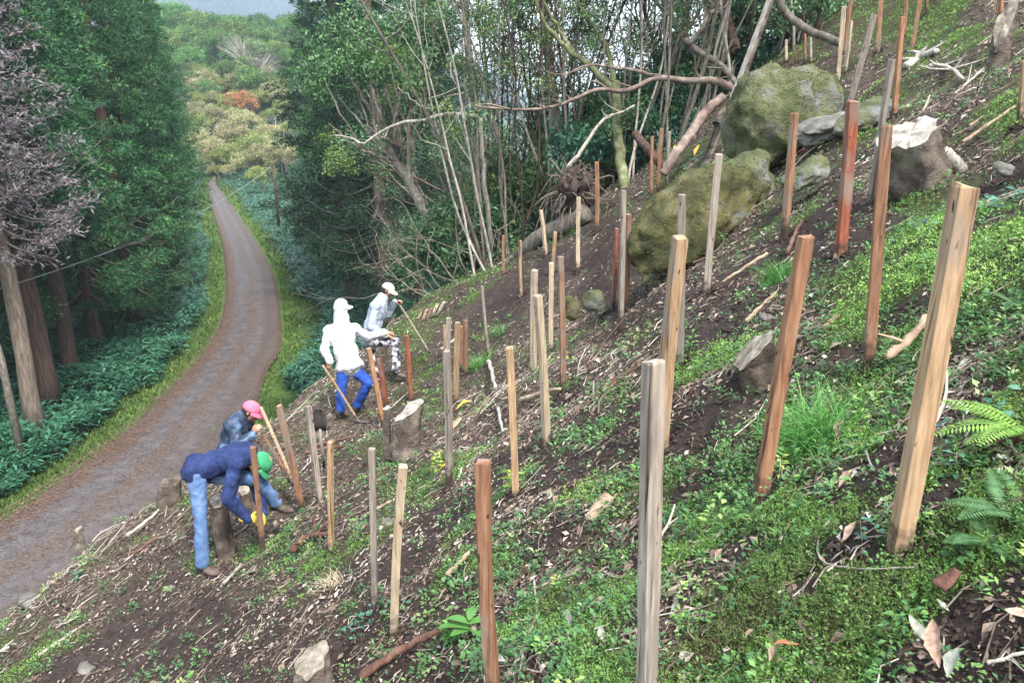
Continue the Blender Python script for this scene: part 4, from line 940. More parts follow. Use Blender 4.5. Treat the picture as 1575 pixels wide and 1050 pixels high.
# ------------------------------------------------------------------ sticks and logs lying on the slope, each one a thing
def stick(label, a, b, wpx, mat, mid=None, name='fallen_stick', cat='stick', sub=0, lift=.02):
    pts=[]
    for q in ([a]+([mid] if mid and not isinstance(mid,list) else (mid or []))+[b]):
        g_,d_ = gp(*q); pts.append((g_+Vector((0,0,lift+wpx*d_/F_PX*.4)),d_))
    r = wpx*pts[0][1]/F_PX/2; o0 = pts[0][0]; sd = int(a[0]*7+a[1])
    pp_ = smooth_path([p-o0 for p,_ in pts], 14, r*.16, sd); m = MB(); m.tube(pp_, np.linspace(r,r*.6,14)*(1+.15*np.sin(np.arange(14)*1.7+sd)), 8, noise=.08, seed=sd)
    rg = np.random.default_rng(sd)
    for k in range(sub):
        i = rg.integers(3,12); dd = rdir(1,rg)[0]; dd[2]=abs(dd[2])*.5; l_ = rg.uniform(.08,.25)*pts[0][1]/5; m.tube([pp_[i],pp_[i]+dd*l_*.6,pp_[i]+dd*l_+rg.normal(0,.02,3)],[r*.5,r*.35,r*.15],5,cap=False)
    o = m.build(name,mat,None,True); o.location = o0; tag(o,label,cat); return o
DKW = M('dark_rotten_wood', [(0,(.045,.022,.016)),(.5,(.11,.052,.036)),(1,(.20,.11,.08))], scale=6, stretch=(2,2,1), bump=.8, bscale=18, bdist=.02)
LW = M('dry_branch_wood', [(0,(.15,.10,.07)),(.5,(.30,.215,.15)),(1,(.46,.36,.27))], scale=8, bump=.5, bscale=26, bdist=.008)
stick('thick red-brown branch curving over bare soil at the bottom',(556,1052),(706,968),15,DKW,[(600,1018),(650,992)],'fallen_branch','branch')
stick('tan debarked log lying right of the tall orange-tan stake',(1360,562),(1434,486),16,LW,(1400,530),'fallen_log','log',2)
stick('short pink-brown chunk of wood in moss below the dark red stake',(1264,516),(1290,493),11,LW,None,'wood_chunk','wood')
stick('pale stick lying on dug soil below the grass tuft, mid right',(1147,502),(1192,458),8,LW,(1168,482))
stick('dark rotten log half sunk in moss at mid slope',(926,612),(988,566),14,DKW,(955,592),'fallen_log','log')
stick('pale straight stick left of the fallen bark plate, centre',(836,756),(905,692),7,PALEB)
stick('brown branch leaning into moss left of the chamfered orange-brown stake',(688,892),(742,838),9,LW)
stick('long thin stick running up to the foot of the tallest stake',(802,922),(884,888),6,LW,(840,905))
stick('rotten red-brown log under the bright fern at the right edge',(1425,718),(1590,690),26,DKW,[(1480,706),(1530,700)],'rotten_log','log')
stick('thin curved pale twig bent like a hook, lower right in the moss',(1274,808),(1404,882),4,PALEB,[(1258,838),(1264,872),(1320,884)],'curved_twig','twig')
stick('white forked twig hanging down the bare soil, bottom centre',(820,892),(798,1052),4,PALEB,[(826,948),(810,985)],'forked_twig','twig',3)
stick('white twig crossing the bottom right corner',(1515,1032),(1590,1012),7,PALEB,None,'white_twig','twig',2)
stick('long grey stick lying on the debris left of the bent man',(196,828),(254,778),6,PALEB,(232,800))
stick('dark stick in the debris below the long grey one',(205,858),(248,826),6,DKW)
stick('grey stick across the debris near the bottom left',(60,1012),(130,965),6,PALEB)
stick('pale stick near the boot of the bent man',(345,902),(372,872),6,PALEB)
stick('broken brown branch at mid slope left of the grass clump',(560,800),(600,775),6,LW)
stick('dark root sticking out of the soil bank below the workers',(450,852),(505,828),12,DKW,(475,832),'exposed_root','root',4)
stick('curved pale twig right of the thick leaning stake\'s foot',(1330,700),(1385,745),4,PALEB,(1342,728),'curved_twig','twig')
stick('thin bare twig standing in leaves right of the thick leaning stake',(1516,576),(1546,616),4,PALEB,None,'bare_twig','twig')
stick('thin straight twig in moss right of the thick leaning stake',(1475,612),(1530,628),4,LW,None,'bare_twig','twig')
stick('pale stick left of the yellow fallen leaf, mid slope',(752,560),(762,600),7,PALEB)
stick('light straight branch behind the leaning pale stake',(800,622),(862,604),8,LW,(830,612))
stick('bone-like pale stick on the brush pile, mid slope',(766,632),(773,668),6,PALEB)
stick('grey branch along the slope right of the hoe man',(655,560),(705,520),5,PALEB)
stick('long thin pale stick pointing down to the tallest stake',(880,820),(950,765),6,LW)
stick('dark branch on dug soil below the orange stake by the boulder',(1210,395),(1232,345),7,DKW)
stick('grey stick lying between the upper boulder and the slab',(1200,255),(1290,205),6,DKW)
stick('bleached driftwood-like branch near the top, right of the orange stakes',(1392,112),(1440,88),14,PALEB,(1415,95),'bleached_branch','branch',5)
stick('second bleached crooked branch reaching right near the top',(1430,108),(1480,128),8,PALEB,(1455,110),'bleached_branch','branch',5)
stick('thin long branch up the litter slope toward the broken stump',(1468,150),(1530,95),5,PALEB,None,'bleached_branch','branch',2)
stick('brown branch in litter right of the big stump',(1480,225),(1560,170),6,LW)
stick('dry pinkish stick in litter below the broken stump',(1490,200),(1520,180),5,LW)
stick('pale stick lying in front of the lower boulder',(1180,395),(1110,440),6,LW)
stick('stout brown stick on soil right of the stake pair',(985,690),(1030,655),9,DKW)
stick('pale stick left of the small overhanging stump',(1050,605),(1085,590),7,LW)
stick('straight grey rod across debris under the pink cap man',(480,690),(545,675),6,DKW)
stick('reddish stick lying by the workers, right of the leaning orange stake',(470,700),(530,690),7,DKW)
# bundle of split stakes waiting on the slope
for i,(a,b_,kd,lab) in enumerate([((642,500),(652,478),'orange','leftmost short orange stake of the small pile on the upper left slope'),((650,500),(661,475),'pale','second short stake, pale, of the small pile on the upper left slope'),
    ((657,498),(668,473),'orange','middle orange stake of the small pile on the upper left slope'),((664,494),(676,471),'pale','fourth stake, pale, of the small pile on the upper left slope'),((671,492),(688,466),'grey','rightmost grey stake of the small pile on the upper left slope')]):
    g1,_=gp(*a); g2,_=gp(*b_); a0=Vector(g1)+Vector((0,0,.06)); a1=Vector(g2)+Vector((0,0,.10)); ax=(a1-a0).normalized(); u_=Vector((1,0,0)); u_=(u_-ax*u_.dot(ax)).normalized(); v_=ax.cross(u_); L_=.62
    m=MB(); c8=[]
    for t_ in (0,L_):
        for (p_,q_) in ((-1,-1),(1,-1),(1,1),(-1,1)): c8.append(tuple(ax*t_+u_*p_*.028+v_*q_*.028))
    m.add(c8,[(0,1,5,4),(1,2,6,5),(2,3,7,6),(3,0,4,7),(3,2,1,0),(4,5,6,7)]); o=m.build('spare_stake',WD[kd]); o.location=a0; tag(o,lab,'stake','spare stakes piled on the slope')
# ------------------------------------------------------------------ ground cover: uncountable leaves, twigs and clods, laid on the real slope
rg = np.random.default_rng(2024)
def samp(n, r0=1.1, r1=27, a0=-42, a1=44, pw=1.0):
    a = np.radians(rg.uniform(a0,a1,n)); t = rg.uniform(0,1,n); r = r0*(r1/r0)**(t**pw); x=r*np.sin(a); y=r*np.cos(a)
    z0 = H(x,y); k = (z0 > -9.6) & (x > np.interp(y,_ey,_ex)-1.6) & (y < 27)
    u,v,dep = proj(np.stack([x,y,z0],-1)); k &= (u>-160)&(u<1735)&(v>-120)&(v<1250)&(dep>.8)
    x,y,z0 = x[k],y[k],z0[k]; z = z0+micro(x,y,z0); g,l = cover(x,y,z0); return x,y,z,g,l,np.hypot(x,y)
def pick(s_, keep): return [q[keep] for q in s_]
def nrmz(v): v=np.array(v,float); return v/np.linalg.norm(v)
SN = np.array([-.56,.12,.82])                        # mean slope normal
def fleaves(mb, pos, d, nrm, L, W, rnd, fold=.25):
    """folded leaves: two quads meeting at the midrib"""
    d = d/(np.linalg.norm(d,axis=1)[:,None]+1e-9); s_ = np.cross(d,nrm); s_ /= np.linalg.norm(s_,axis=1)[:,None]+1e-9; nn = np.cross(s_,d); n=len(pos)
    L = np.broadcast_to(L,(n,))[:,None]; W = np.broadcast_to(W,(n,))[:,None]; c = pos+d*L*.5
    V = np.stack([pos, c+s_*W*.5+nn*W*fold, pos+d*L-nn*L*.12, c-s_*W*.5+nn*W*fold, c],1).reshape(-1,3); b = np.arange(n)[:,None]*5
    Q = np.concatenate([b+np.array([[0,4,2,3]]), b+np.array([[0,1,2,4]])]); mb.add(V,Q,None,np.repeat(np.broadcast_to(rnd,(n,)),5))
def twigs(mb, pos, d, L, r, rnd):
    d = d/(np.linalg.norm(d,axis=1)[:,None]+1e-9); n=len(pos); u_ = np.cross(d,[0,0,1.]); u_/= np.linalg.norm(u_,axis=1)[:,None]+1e-9; w_=np.cross(u_,d)
    bend = rg.normal(0,.10,(n,1)); rings_=[]
    for t_,rr in ((0,1.),(.5,.9),(1.,.5)):
        c = pos+d*(L*(t_-.5))[:,None] + (u_*bend)*(L[:,None])*(1-(2*t_-1)**2)
        for a in (0,2.1,4.2): rings_.append(c+(u_*math.cos(a)+w_*math.sin(a))*(r*rr)[:,None])
    V = np.stack(rings_,1).reshape(-1,3); b = np.arange(n)[:,None]*9; Q=[]
    for k in (0,3):
        for a in range(3): Q.append(b+np.array([[k+a,k+(a+1)%3,k+3+(a+1)%3,k+3+a]]))
    mb.add(V,np.concatenate(Q),None,np.repeat(rnd,9))
MOSSG = leafm('spikemoss', (.11,.09,.045), (.12,.235,.055), (.25,.44,.10), (.46,.62,.19), rough=.65, trans=.3, objrnd=0, hv=0)
HERB = leafm('herb_leaves', (.03,.07,.025), (.07,.17,.06), (.14,.28,.10), (.30,.40,.18), rough=.5, trans=.3, objrnd=0, hv=0)
LITM = M('leaf_litter', [(0,(.040,.028,.022)),(.3,(.10,.068,.05)),(.55,(.20,.145,.11)),(.75,(.32,.25,.20)),(.9,(.44,.385,.335)),(1,(.58,.55,.51))], attr='rnd', rough=.75)
TWL = M('twig_litter', [(0,(.05,.038,.03)),(.4,(.13,.10,.078)),(.75,(.27,.22,.18)),(1,(.52,.46,.40))], attr='rnd', rough=.85)
CLOD = M('soil_clods', [(0,(.016,.010,.008)),(.5,(.040,.026,.021)),(1,(.085,.060,.050))], attr='rnd', rough=.95, bump=.4, bscale=60)
# spikemoss
s_ = samp(1150000, pw=1.0); x,y,z,g,l,r = s_
dens = np.clip((g-.22)*1.5,0,1); k = rg.uniform(0,1,len(x)) < dens**1.1*np.clip(2.4/r,.3,1)**.25; x,y,z,g,l,r = pick(s_,k)
tuft = fb2(x,y,6.5,3,51); hgt = np.clip((g-.2),0,1)*(.02+.10*np.clip(tuft*.7+.45+.5*fb2(x,y,2.3,2,52),0,1)); n=len(x); print('moss',n)
hh = hgt*rg.uniform(0,1,n)**.6; L = rg.uniform(.006,.012,n)*(1+r*.16); tone = np.clip(.44+.34*fb2(x,y,1.3,3,61)+.24*fb2(x,y,5,2,62)+rg.normal(0,.17,n),0,1)
d = rdir(n,rg)*.8+SN*.5+np.array([0,0,.25]); mb = MB(); mb.leaves(np.c_[x,y,z+hh], d, rdir(n,rg)*.7+SN, L, L*rg.uniform(.35,.6,n), tone, .1)
tag(mb.build('moss_cover',MOSSG),'bright green feathery spikemoss carpeting the slope','moss',kind='stuff')
# feathery upright sprigs standing out of the moss
s_ = samp(130000); x,y,z,g,l,r = s_; k = rg.uniform(0,1,len(x)) < np.clip(g-.45,0,1)*1.0*(fb2(x,y,2.2,2,71)>-.05); x,y,z,g,l,r = pick(s_,k); n=len(x); per=15
hh = rg.uniform(.03,.12,n)*(1+r*.03); ax = rdir(n,rg)*.45+np.array([-.15,0,1]); ax/=np.linalg.norm(ax,axis=1)[:,None]
t_ = np.tile(np.linspace(.1,1,per),(n,1)); pos = np.c_[x,y,z][:,None]+ax[:,None]*(hh[:,None]*t_)[...,None]; dd = rg.normal(size=(n,per,3)); dd = dd*.9+ax[:,None]*.5
LL = (.016*(1.15-t_))*(1+r[:,None]*.10); tn = np.clip(np.repeat(.55+.3*fb2(x,y,1.3,3,61)[:,None],per,1)+rg.normal(0,.12,(n,per)),0,1)
mb = MB(); mb.leaves(pos.reshape(-1,3),dd.reshape(-1,3),rdir(n*per,rg),LL.ravel(),LL.ravel()*.3,tn.ravel(),.1); print('sprigs',n)
tag(mb.build('moss_sprigs',MOSSG),'upright light green feathery sprigs rising from the moss','moss',kind='stuff')
# small herbs
s_ = samp(46000); x,y,z,g,l,r = s_; k = rg.uniform(0,1,len(x)) < (.05+.55*np.exp(-((g-.45)/.25)**2))*(.35+(fb2(x,y,1.7,2,81)>.1)); x,y,z,g,l,r = pick(s_,k); n=len(x); per=7; print('herbs',n)
a = rg.uniform(0,6.28,(n,per)); el = rg.uniform(.15,.9,(n,per)); dd = np.stack([np.cos(a),np.sin(a),el],-1); L = rg.uniform(.012,.030,(n,1))*rg.uniform(.7,1.2,(n,per))*(1+r[:,None]*.05)
pos = np.c_[x,y,z+.004][:,None]+dd*(L*.6)[...,None]+np.array([0,0,1])*rg.uniform(0,.03,(n,per,1))
mb = MB(); fleaves(mb,pos.reshape(-1,3),dd.reshape(-1,3),np.tile([-.2,0,1.],(n*per,1))+rdir(n*per,rg)*.3,L.ravel(),L.ravel()*.5,np.clip(np.repeat(rg.normal(.45,.22,(n,1)),per,1).ravel()+rg.normal(0,.1,n*per),0,1),.15)
tag(mb.build('low_herbs',HERB),'small broad-leaved weeds scattered over the slope','weeds',kind='stuff')
# mid-sized weeds
s_ = samp(11000,r0=1.3); x,y,z,g,l,r = s_; k = rg.uniform(0,1,len(x)) < (.10+.45*np.exp(-((g-.5)/.3)**2))*(fb2(x,y,1.1,3,181)>-.1); x,y,z,g,l,r = pick(s_,k); n=len(x); per=22; print('weeds',n)
hh=rg.uniform(.03,.13,(n,1)); a=rg.uniform(0,6.28,(n,per)); t_=rg.uniform(0,1,(n,per)); dd=np.stack([np.cos(a),np.sin(a),rg.uniform(-.2,.8,(n,per))],-1); L=rg.uniform(.010,.028,(n,1))*(1+.07*r[:,None])*rg.uniform(.7,1.2,(n,per))
pos=np.c_[x,y,z][:,None]+dd*(hh*.45*(1-t_*.4))[...,None]+np.array([0,0,1])*(hh*t_)[...,None]; W_=np.repeat(rg.uniform(.25,.7,(n,1)),per,1).ravel()
mb=MB(); fleaves(mb,pos.reshape(-1,3),dd.reshape(-1,3),np.tile([-.2,0,1.],(n*per,1))+rdir(n*per,rg)*.35,L.ravel(),L.ravel()*W_,np.clip(np.repeat(rg.normal(.5,.24,(n,1)),per,1).ravel()+rg.normal(0,.1,n*per),0,1),.15)
WEED = leafm('weed_leaves', (.03,.075,.035), (.075,.185,.06), (.17,.32,.085), (.36,.46,.14), rough=.5, trans=.3, objrnd=0, hv=0)
tag(mb.build('weed_clumps',WEED),'leafy green weeds in clumps over soil and moss','weeds',kind='stuff')
# grass blades in patches
s_ = samp(120000); x,y,z,g,l,r = s_; k = rg.uniform(0,1,len(x)) < np.clip(fb2(x,y,.9,3,91)-.15,0,1)*np.clip(g+.1,0,1)*1.2; x,y,z,g,l,r = pick(s_,k); n=len(x); print('grass',n)
d = rdir(n,rg)*.75+np.array([-.3,0,.9]); L = rg.uniform(.03,.10,n); mb=MB(); mb.leaves(np.c_[x,y,z],d,rdir(n,rg),L,rg.uniform(.003,.005,n)*(1+r*.12),np.clip(rg.normal(.5,.2,n),0,1),.3)
tag(mb.build('grass_cover',HERB),'short thin grass growing through moss and debris','grass',kind='stuff')
# leaf litter
s_ = samp(640000); x,y,z,g,l,r = s_; k = rg.uniform(0,1,len(x)) < np.clip(l*.9+.075,0,1)*(1-.80*np.clip(g*1.3,0,1)); x,y,z,g,l,r = pick(s_,k); n=len(x); print('litter',n)
a = rg.uniform(0,6.28,n); d = np.c_[np.cos(a),np.sin(a),rg.normal(.0,.35,n)]; d[:,2] += d[:,0]*.68; L = rg.gamma(2.2,.008,n)+.006; L=np.minimum(L,.07)*(1+r*.035)
mb=MB(); fleaves(mb,np.c_[x,y,z+rg.uniform(.0,.02,n)],d,SN+rdir(n,rg)*.7,L,L*rg.uniform(.3,.6,n),np.clip(rg.beta(1.4,1.9,n)+.15*fb2(x,y,1.2,2,95),0,1),rg.uniform(-.3,.5,(n,1)))
tag(mb.build('leaf_litter',LITM),'brown, tan and greyish dead leaves and chips strewn over the soil','leaf litter',kind='stuff')
# twig litter
s_ = samp(86000); x,y,z,g,l,r = s_; k = rg.uniform(0,1,len(x)) < np.clip(l*.62+.05,0,1)*(1-.6*np.clip(g,0,1)); x,y,z,g,l,r = pick(s_,k); n=len(x); print('twigs',n)
a = rg.normal(.55,1.1,n); d = np.c_[np.cos(a),np.sin(a),rg.normal(0,.18,n)]; d[:,2] += d[:,0]*.68; L = np.minimum(rg.gamma(1.6,.040,n)+.02,.42)
mb=MB(); twigs(mb,np.c_[x,y,z+rg.uniform(.004,.035,n)],d,L,(rg.uniform(.001,.0034,n)*(1+r*.08)),np.clip(rg.beta(1.4,1.7,n),0,1))
tag(mb.build('twig_litter',TWL),'thin dry twigs and broken sticks littering the slope','twigs',kind='stuff')
# longer broken branches in the debris
s_ = samp(16000,r0=2.2); x,y,z,g,l,r = s_; ex_ = x-np.interp(y,_ey,_ex); k = rg.uniform(0,1,len(x)) < np.clip(l-.45,0,1)*.30+.22*np.exp(-((ex_-.4)/1.0)**2); x,y,z,g,l,r = pick(s_,k); n=len(x); print('branches',n)
mb=MB()
for i in range(n):
    a=rg.normal(.5,1.0); L=rg.gamma(2.2,.10)+.12; d=np.array([math.cos(a),math.sin(a),math.cos(a)*.66+rg.normal(.0,.14)]); p0=np.array([x[i],y[i],z[i]+rg.uniform(.0,.07)]); q_=smooth_path([p0-d*L/2,p0+rg.normal(0,.085*L,3),p0+d*L/2+rg.normal(0,.06*L,3)],6); rr=rg.uniform(.003,.010)*(1+r[i]*.03)
    t_=float(np.clip(rg.beta(1.6,1.6),0,1)); mb.tube(q_,np.linspace(rr,rr*.45,6),5,rnd=t_,cap=False)
    if rg.uniform()<.5: dd=nrmz(d+rg.normal(0,.6,3)); mb.tube([q_[3],q_[3]+dd*L*.3],[rr*.6,rr*.25],4,rnd=t_,cap=False)
tag(mb.build('branch_debris',TWL),'grey and tan broken branches lying in the debris of the cleared slope','branches',kind='stuff')
# soil clods
s_ = samp(230000); x,y,z,g,l,r = s_; k = rg.uniform(0,1,len(x)) < np.clip(1-g*2.2,0,1)*np.clip(.75-.45*l,0,1)*(.4+.6*(fb2(x,y,2.5,2,97)>-.1)); x,y,z,g,l,r = pick(s_,k); n=len(x); print('clods',n)
bx_=[];by_=[]
for o_ in list(C.objects):                       # earth pushed up around each stake
    if o_.name.startswith('wooden_stake'):
        m_=90; a_=rg.uniform(0,6.28,m_); q_=.03+np.abs(rg.normal(0,.045,m_)); bx_.append(o_.location.x+np.cos(a_)*q_); by_.append(o_.location.y+np.sin(a_)*q_)
bx_=np.concatenate(bx_); by_=np.concatenate(by_); x=np.concatenate([x,bx_]); y=np.concatenate([y,by_]); z=np.concatenate([z,Hm(bx_,by_)+rg.uniform(0,.022,len(bx_))]); r=np.hypot(x,y); n=len(x)
O = np.array([[1,0,0],[0,1,0],[-1,0,0],[0,-1,0],[0,0,1],[0,0,-1]],float); T8 = np.array([[0,1,4],[1,2,4],[2,3,4],[3,0,4],[1,0,5],[2,1,5],[3,2,5],[0,3,5]])
sz = (np.minimum(rg.gamma(2,.0025,n)+.002,.004+.0025*r))*(1+r*.03); ang = rg.uniform(0,6.28,n); ca,sa = np.cos(ang),np.sin(ang)
vv = O[None]*(sz[:,None,None])*rg.uniform(.55,1.3,(n,6,1)); vx = vv[...,0]*ca[:,None]-vv[...,1]*sa[:,None]; vy = vv[...,0]*sa[:,None]+vv[...,1]*ca[:,None]
V = np.stack([vx,vy,vv[...,2]*.8],-1)+np.c_[x,y,z+sz*.3][:,None]+rg.normal(0,.15,(n,6,3))*sz[:,None,None]
mb=MB(); mb.add(V.reshape(-1,3),None,(np.arange(n)[:,None,None]*6+T8[None]).reshape(-1,3),np.repeat(np.clip(rg.beta(2,3,n),0,1),6))
tag(mb.build('soil_clods',CLOD,None,False),'crumbly dark brown soil clods on the dug ground','soil',kind='stuff')

# ------------------------------------------------------------------ valley floor plants
def band(n, r0, r1): 
    a = np.radians(rg.uniform(-48,-2,n)); r = np.exp(rg.uniform(math.log(r0),math.log(r1),n)); x=r*np.sin(a); y=r*np.cos(a); z=H(x,y); k=(z<-8.0+0.03*r)&(r>14)
    x,y,z=x[k],y[k],z[k]; d_,sd=road_dist(x,y); return x,y,z,d_,sd,np.hypot(x,y)
x,y,z,rd_,sd,r = band(150000,15,150); nz = fb2(x,y,.25,2,101)
k = ((rd_>1.1+nz*.7)&(rd_<15)&(sd<0) | (rd_>.9+nz*.5)&(rd_<13)&(sd>0)&(y>44)|(rd_>1.6+nz*.8)&(rd_<12)&(sd>0)&(y<=44)) & (rg.uniform(0,1,len(x))<.8); x,y,z,r=x[k],y[k],z[k],r[k]; n=len(x); per=4; print('lily',n)
hh = rg.uniform(.15,.9,n)*(.75+.4*fb2(x,y,.5,2,103)); a = rg.uniform(0,6.28,(n,per)); dd = np.stack([np.cos(a),np.sin(a),rg.uniform(-.25,.65,(n,per))],-1); L = rg.uniform(.16,.34,(n,per))*(1+r[:,None]*.004)
pos = np.c_[x,y,z+hh][:,None]+dd*.03; mb=MB(); fleaves(mb,pos.reshape(-1,3),dd.reshape(-1,3),np.tile([0,0,1.],(n*per,1))+rdir(n*per,rg)*.3,L.ravel(),L.ravel()*.30,np.clip(rg.normal(.42,.2,n*per),0,1),.12)
tag(mb.build('ginger_undergrowth',BLUEL),'dense glossy blue-green leafy undergrowth along both sides of the track','undergrowth',kind='stuff')
x,y,z,rd_,sd,r = band(260000,15,110); k = (rd_>.1)&(rd_<1.3+1.3*fb2(x,y,.6,3,104)); x,y,z,r=x[k],y[k],z[k],r[k]; n=len(x); print('verge',n)
L = rg.uniform(.06,.18,n)*(1+r*.012); mb=MB(); mb.leaves(np.c_[x,y,z],rdir(n,rg)*.6+[0,0,.8],rdir(n,rg),L,L*.16*(1+r*.02),np.clip(rg.normal(.45,.22,n)+.2*fb2(x,y,.5,2,105),0,1),.2)
VG = leafm('verge_blades',(.05,.07,.02),(.075,.13,.03),(.14,.23,.05),(.28,.34,.12),objrnd=0,hv=0)
tag(mb.build('verge_grass',VG),'short bright green grass along the edges of the track','grass',kind='stuff')
# brown needles and leaves lying on the track
n=110000; i_=rg.integers(0,159,n); f_=rg.uniform(0,1,n)[:,None]; t_=rg.uniform(-.03,1.03,n); keep=rg.uniform(0,1,n)<(np.exp(-(np.clip(t_,0,1)/.24)**2)*1.0+.38*np.exp(-((t_-.52)/.10)**2)+.10+.6*np.exp(-((t_-1)/.06)**2)); i_,f_,t_=i_[keep],f_[keep],t_[keep]; n=len(t_)
A_=RL[i_]*(1-f_)+RL[i_+1]*f_; B_=RR[i_]*(1-f_)+RR[i_+1]*f_; q=A_*(1-t_[:,None])+B_*t_[:,None]; L=rg.uniform(.025,.085,n); a=rg.uniform(0,6.28,n)
RLIT = M('road_leaves',[(0,(.04,.024,.017)),(.5,(.105,.062,.044)),(1,(.22,.15,.11))],attr='rnd',rough=.8)
mb=MB(); mb.leaves(np.c_[q,np.full(n,ROADZ+.155)+rg.uniform(0,.015,n)],np.c_[np.cos(a),np.sin(a),np.zeros(n)],rdir(n,rg)*.3+[0,0,1],L,L*.4,rg.beta(2,2,n),.1)
tag(mb.build('track_leaf_litter',RLIT),'reddish brown fallen needles and leaves along the edges of the track','leaf litter',kind='stuff')
# ------------------------------------------------------------------ people
SKIN = M('skin', [(0,(.26,.125,.08)),(1,(.40,.22,.15))], scale=14, rough=.6)
HAIR = M('hair', [(0,(.012,.009,.007)),(1,(.04,.03,.022))], scale=60, rough=.7)
def cloth(name, a, b, c=None, sc=9, bump=.35, rough=.9): return M(name, [(0,a),(.6,b),(1,c or b)], scale=sc, bump=bump, bscale=70, bdist=.004, rough=rough)
def capsule(mb, a, b, ra, rb, sides=12):
    a = np.array(a,float); b = np.array(b,float); d = b-a; L = np.linalg.norm(d)+1e-6; d/=L; pts=[];rad=[]
    for t in np.linspace(-90,0,5)[1:] if False else (-78,-50,-25,0): pts.append(a+d*ra*math.sin(math.radians(t))); rad.append(ra*math.cos(math.radians(t)))
    for t in (.33,.66): pts.append(a+d*L*t); rad.append(ra+(rb-ra)*t)
    for t in (0,25,50,78): pts.append(b+d*rb*math.sin(math.radians(t))); rad.append(rb*math.cos(math.radians(t)))
    _strt(mb, pts, rad, d, sides)
def _strt(mb, pts, rad, d, sides):
    ref = np.array([0,0,1.]) if abs(d[2])<.9 else np.array([1.,0,0]); u=np.cross(d,ref); u/=np.linalg.norm(u); v=np.cross(d,u); a_=np.arange(sides)/sides*2*math.pi; n=len(pts)
    V=np.array([p+(u*math.cos(t)+v*math.sin(t))*r for p,r in zip(pts,rad) for t in a_]); i=np.arange(n-1)[:,None]*sides; j=np.arange(sides)[None]; k=(j+1)%sides
    Q=np.stack([i+j,i+k,i+sides+k,i+sides+j],-1).reshape(-1,4); j=np.arange(sides); k=(j+1)%sides; V=np.vstack([V,pts[0],pts[-1]])
    mb.add(V,Q,np.vstack([np.stack([k,j,np.full(sides,n*sides)],-1),np.stack([(n-1)*sides+j,(n-1)*sides+k,np.full(sides,n*sides+1)],-1)]))
_bm = bmesh.new(); bmesh.ops.create_icosphere(_bm,subdivisions=3,radius=1); _IV=np.array([q.co[:] for q in _bm.verts]); _IF=np.array([[q.index for q in f.verts] for f in _bm.faces]); _bm.free()
def ell(mb, c, ax, ay, az): mb.add(np.array(c)+_IV@np.array([ax,ay,az],float), None, _IF)
def remesh(mb, name, vox, mat, parent, smooth=3, fold=0, fs=9, seed=0, loc=None, fn=None):
    me = mb.mesh(name); me.attributes.remove(me.attributes['rnd']); tmp = bpy.data.objects.new('tmp', me); C.objects.link(tmp)
    r = tmp.modifiers.new('r','REMESH'); r.mode='VOXEL'; r.voxel_size=vox; s_=tmp.modifiers.new('s','SMOOTH'); s_.iterations=smooth; s_.factor=.5
    dg = bpy.context.evaluated_depsgraph_get(); dg.update(); out = bpy.data.meshes.new_from_object(tmp.evaluated_get(dg)); bpy.data.objects.remove(tmp); out.name=name
    n=len(out.vertices); co=np.empty(n*3,np.float32); out.vertices.foreach_get('co',co); co=co.reshape(-1,3).astype(float)
    if fold:
        nr=np.empty(n*3,np.float32); out.vertices.foreach_get('normal',nr); nr=nr.reshape(-1,3)
        q=co*np.array([1,1,.75]); q=q+.06*np.stack([fbm(q*4,2,seed+3),fbm(q*4+9,2,seed+4),fbm(q*4+5,2,seed+5)],-1)
        f_=(1-np.abs(fbm(q*fs,2,seed)))**2-.45; co=co+nr*(f_*fold)[:,None]
    if fn is not None: co=fn(co)
    out.vertices.foreach_set('co',co.astype(np.float32).ravel()); out.polygons.foreach_set('use_smooth',np.ones(len(out.polygons),bool)); out.update(); out.materials.clear()
    return obj(name,out,mat,parent)
def hand(mb, wr, d, pn, curl=55, k=1.0, side=1, fat=0):
    """palm from the wrist along d, fingers curling towards pn; thumb off the side of the palm"""
    wr=np.array(wr,float); d=np.array(d,float); d/=np.linalg.norm(d); pn=np.array(pn,float); pn-=d*(pn@d); pn/=np.linalg.norm(pn); s_=np.cross(d,pn)*side
    pc=wr+d*.05*k; ell(mb,pc,d*.055*k,s_*(.042*k+fat),pn*(.016*k+fat)); capsule(mb,wr-d*.02,wr+d*.02,.026*k+fat,.028*k+fat)
    for i,(o_,L_) in enumerate(((-.031,.92),(-.0105,1.0),(.0105,.95),(.030,.76))):
        p=wr+d*.092*k+s_*o_*k-d*abs(o_)*.12; a_=d.copy(); r_=.0092*k+fat
        for q,(l_,cu) in enumerate(((.042,curl*.75),(.027,curl*1.0),(.021,curl*.8))):
            c_=math.radians(cu); nrm_=pn-a_*(pn@a_); 
            ax=np.cross(a_,np.cross(d,pn)); pn2=np.cross(np.cross(d,pn),a_); pn2 = pn2 if (pn2@pn)>=0 or q else -pn2
            perp=np.cross(a_,np.cross(d,pn)); perp=-perp if (q==0 and perp@pn<0) else perp
            if q==0: pref=perp
            a2=a_*math.cos(c_)+pref*math.sin(c_); pref=pref*math.cos(c_)-a_*math.sin(c_); a_=a2
            e=p+a_*l_*L_*k; capsule(mb,p,e,r_,r_*.93,8); p=e; r_*=.94
    p=wr+d*.030*k-s_*.034*k; a_=(d*.65-s_*.65+pn*.45); a_/=np.linalg.norm(a_); e=p+a_*.038*k; capsule(mb,p,e,.0125*k+fat,.011*k+fat,8); a2=a_*.7+d*.4+pn*.5; a2/=np.linalg.norm(a2); capsule(mb,e,e+a2*.030*k,.011*k+fat,.009*k+fat,8)
def nrmz(v): v=np.array(v,float); return v/np.linalg.norm(v)
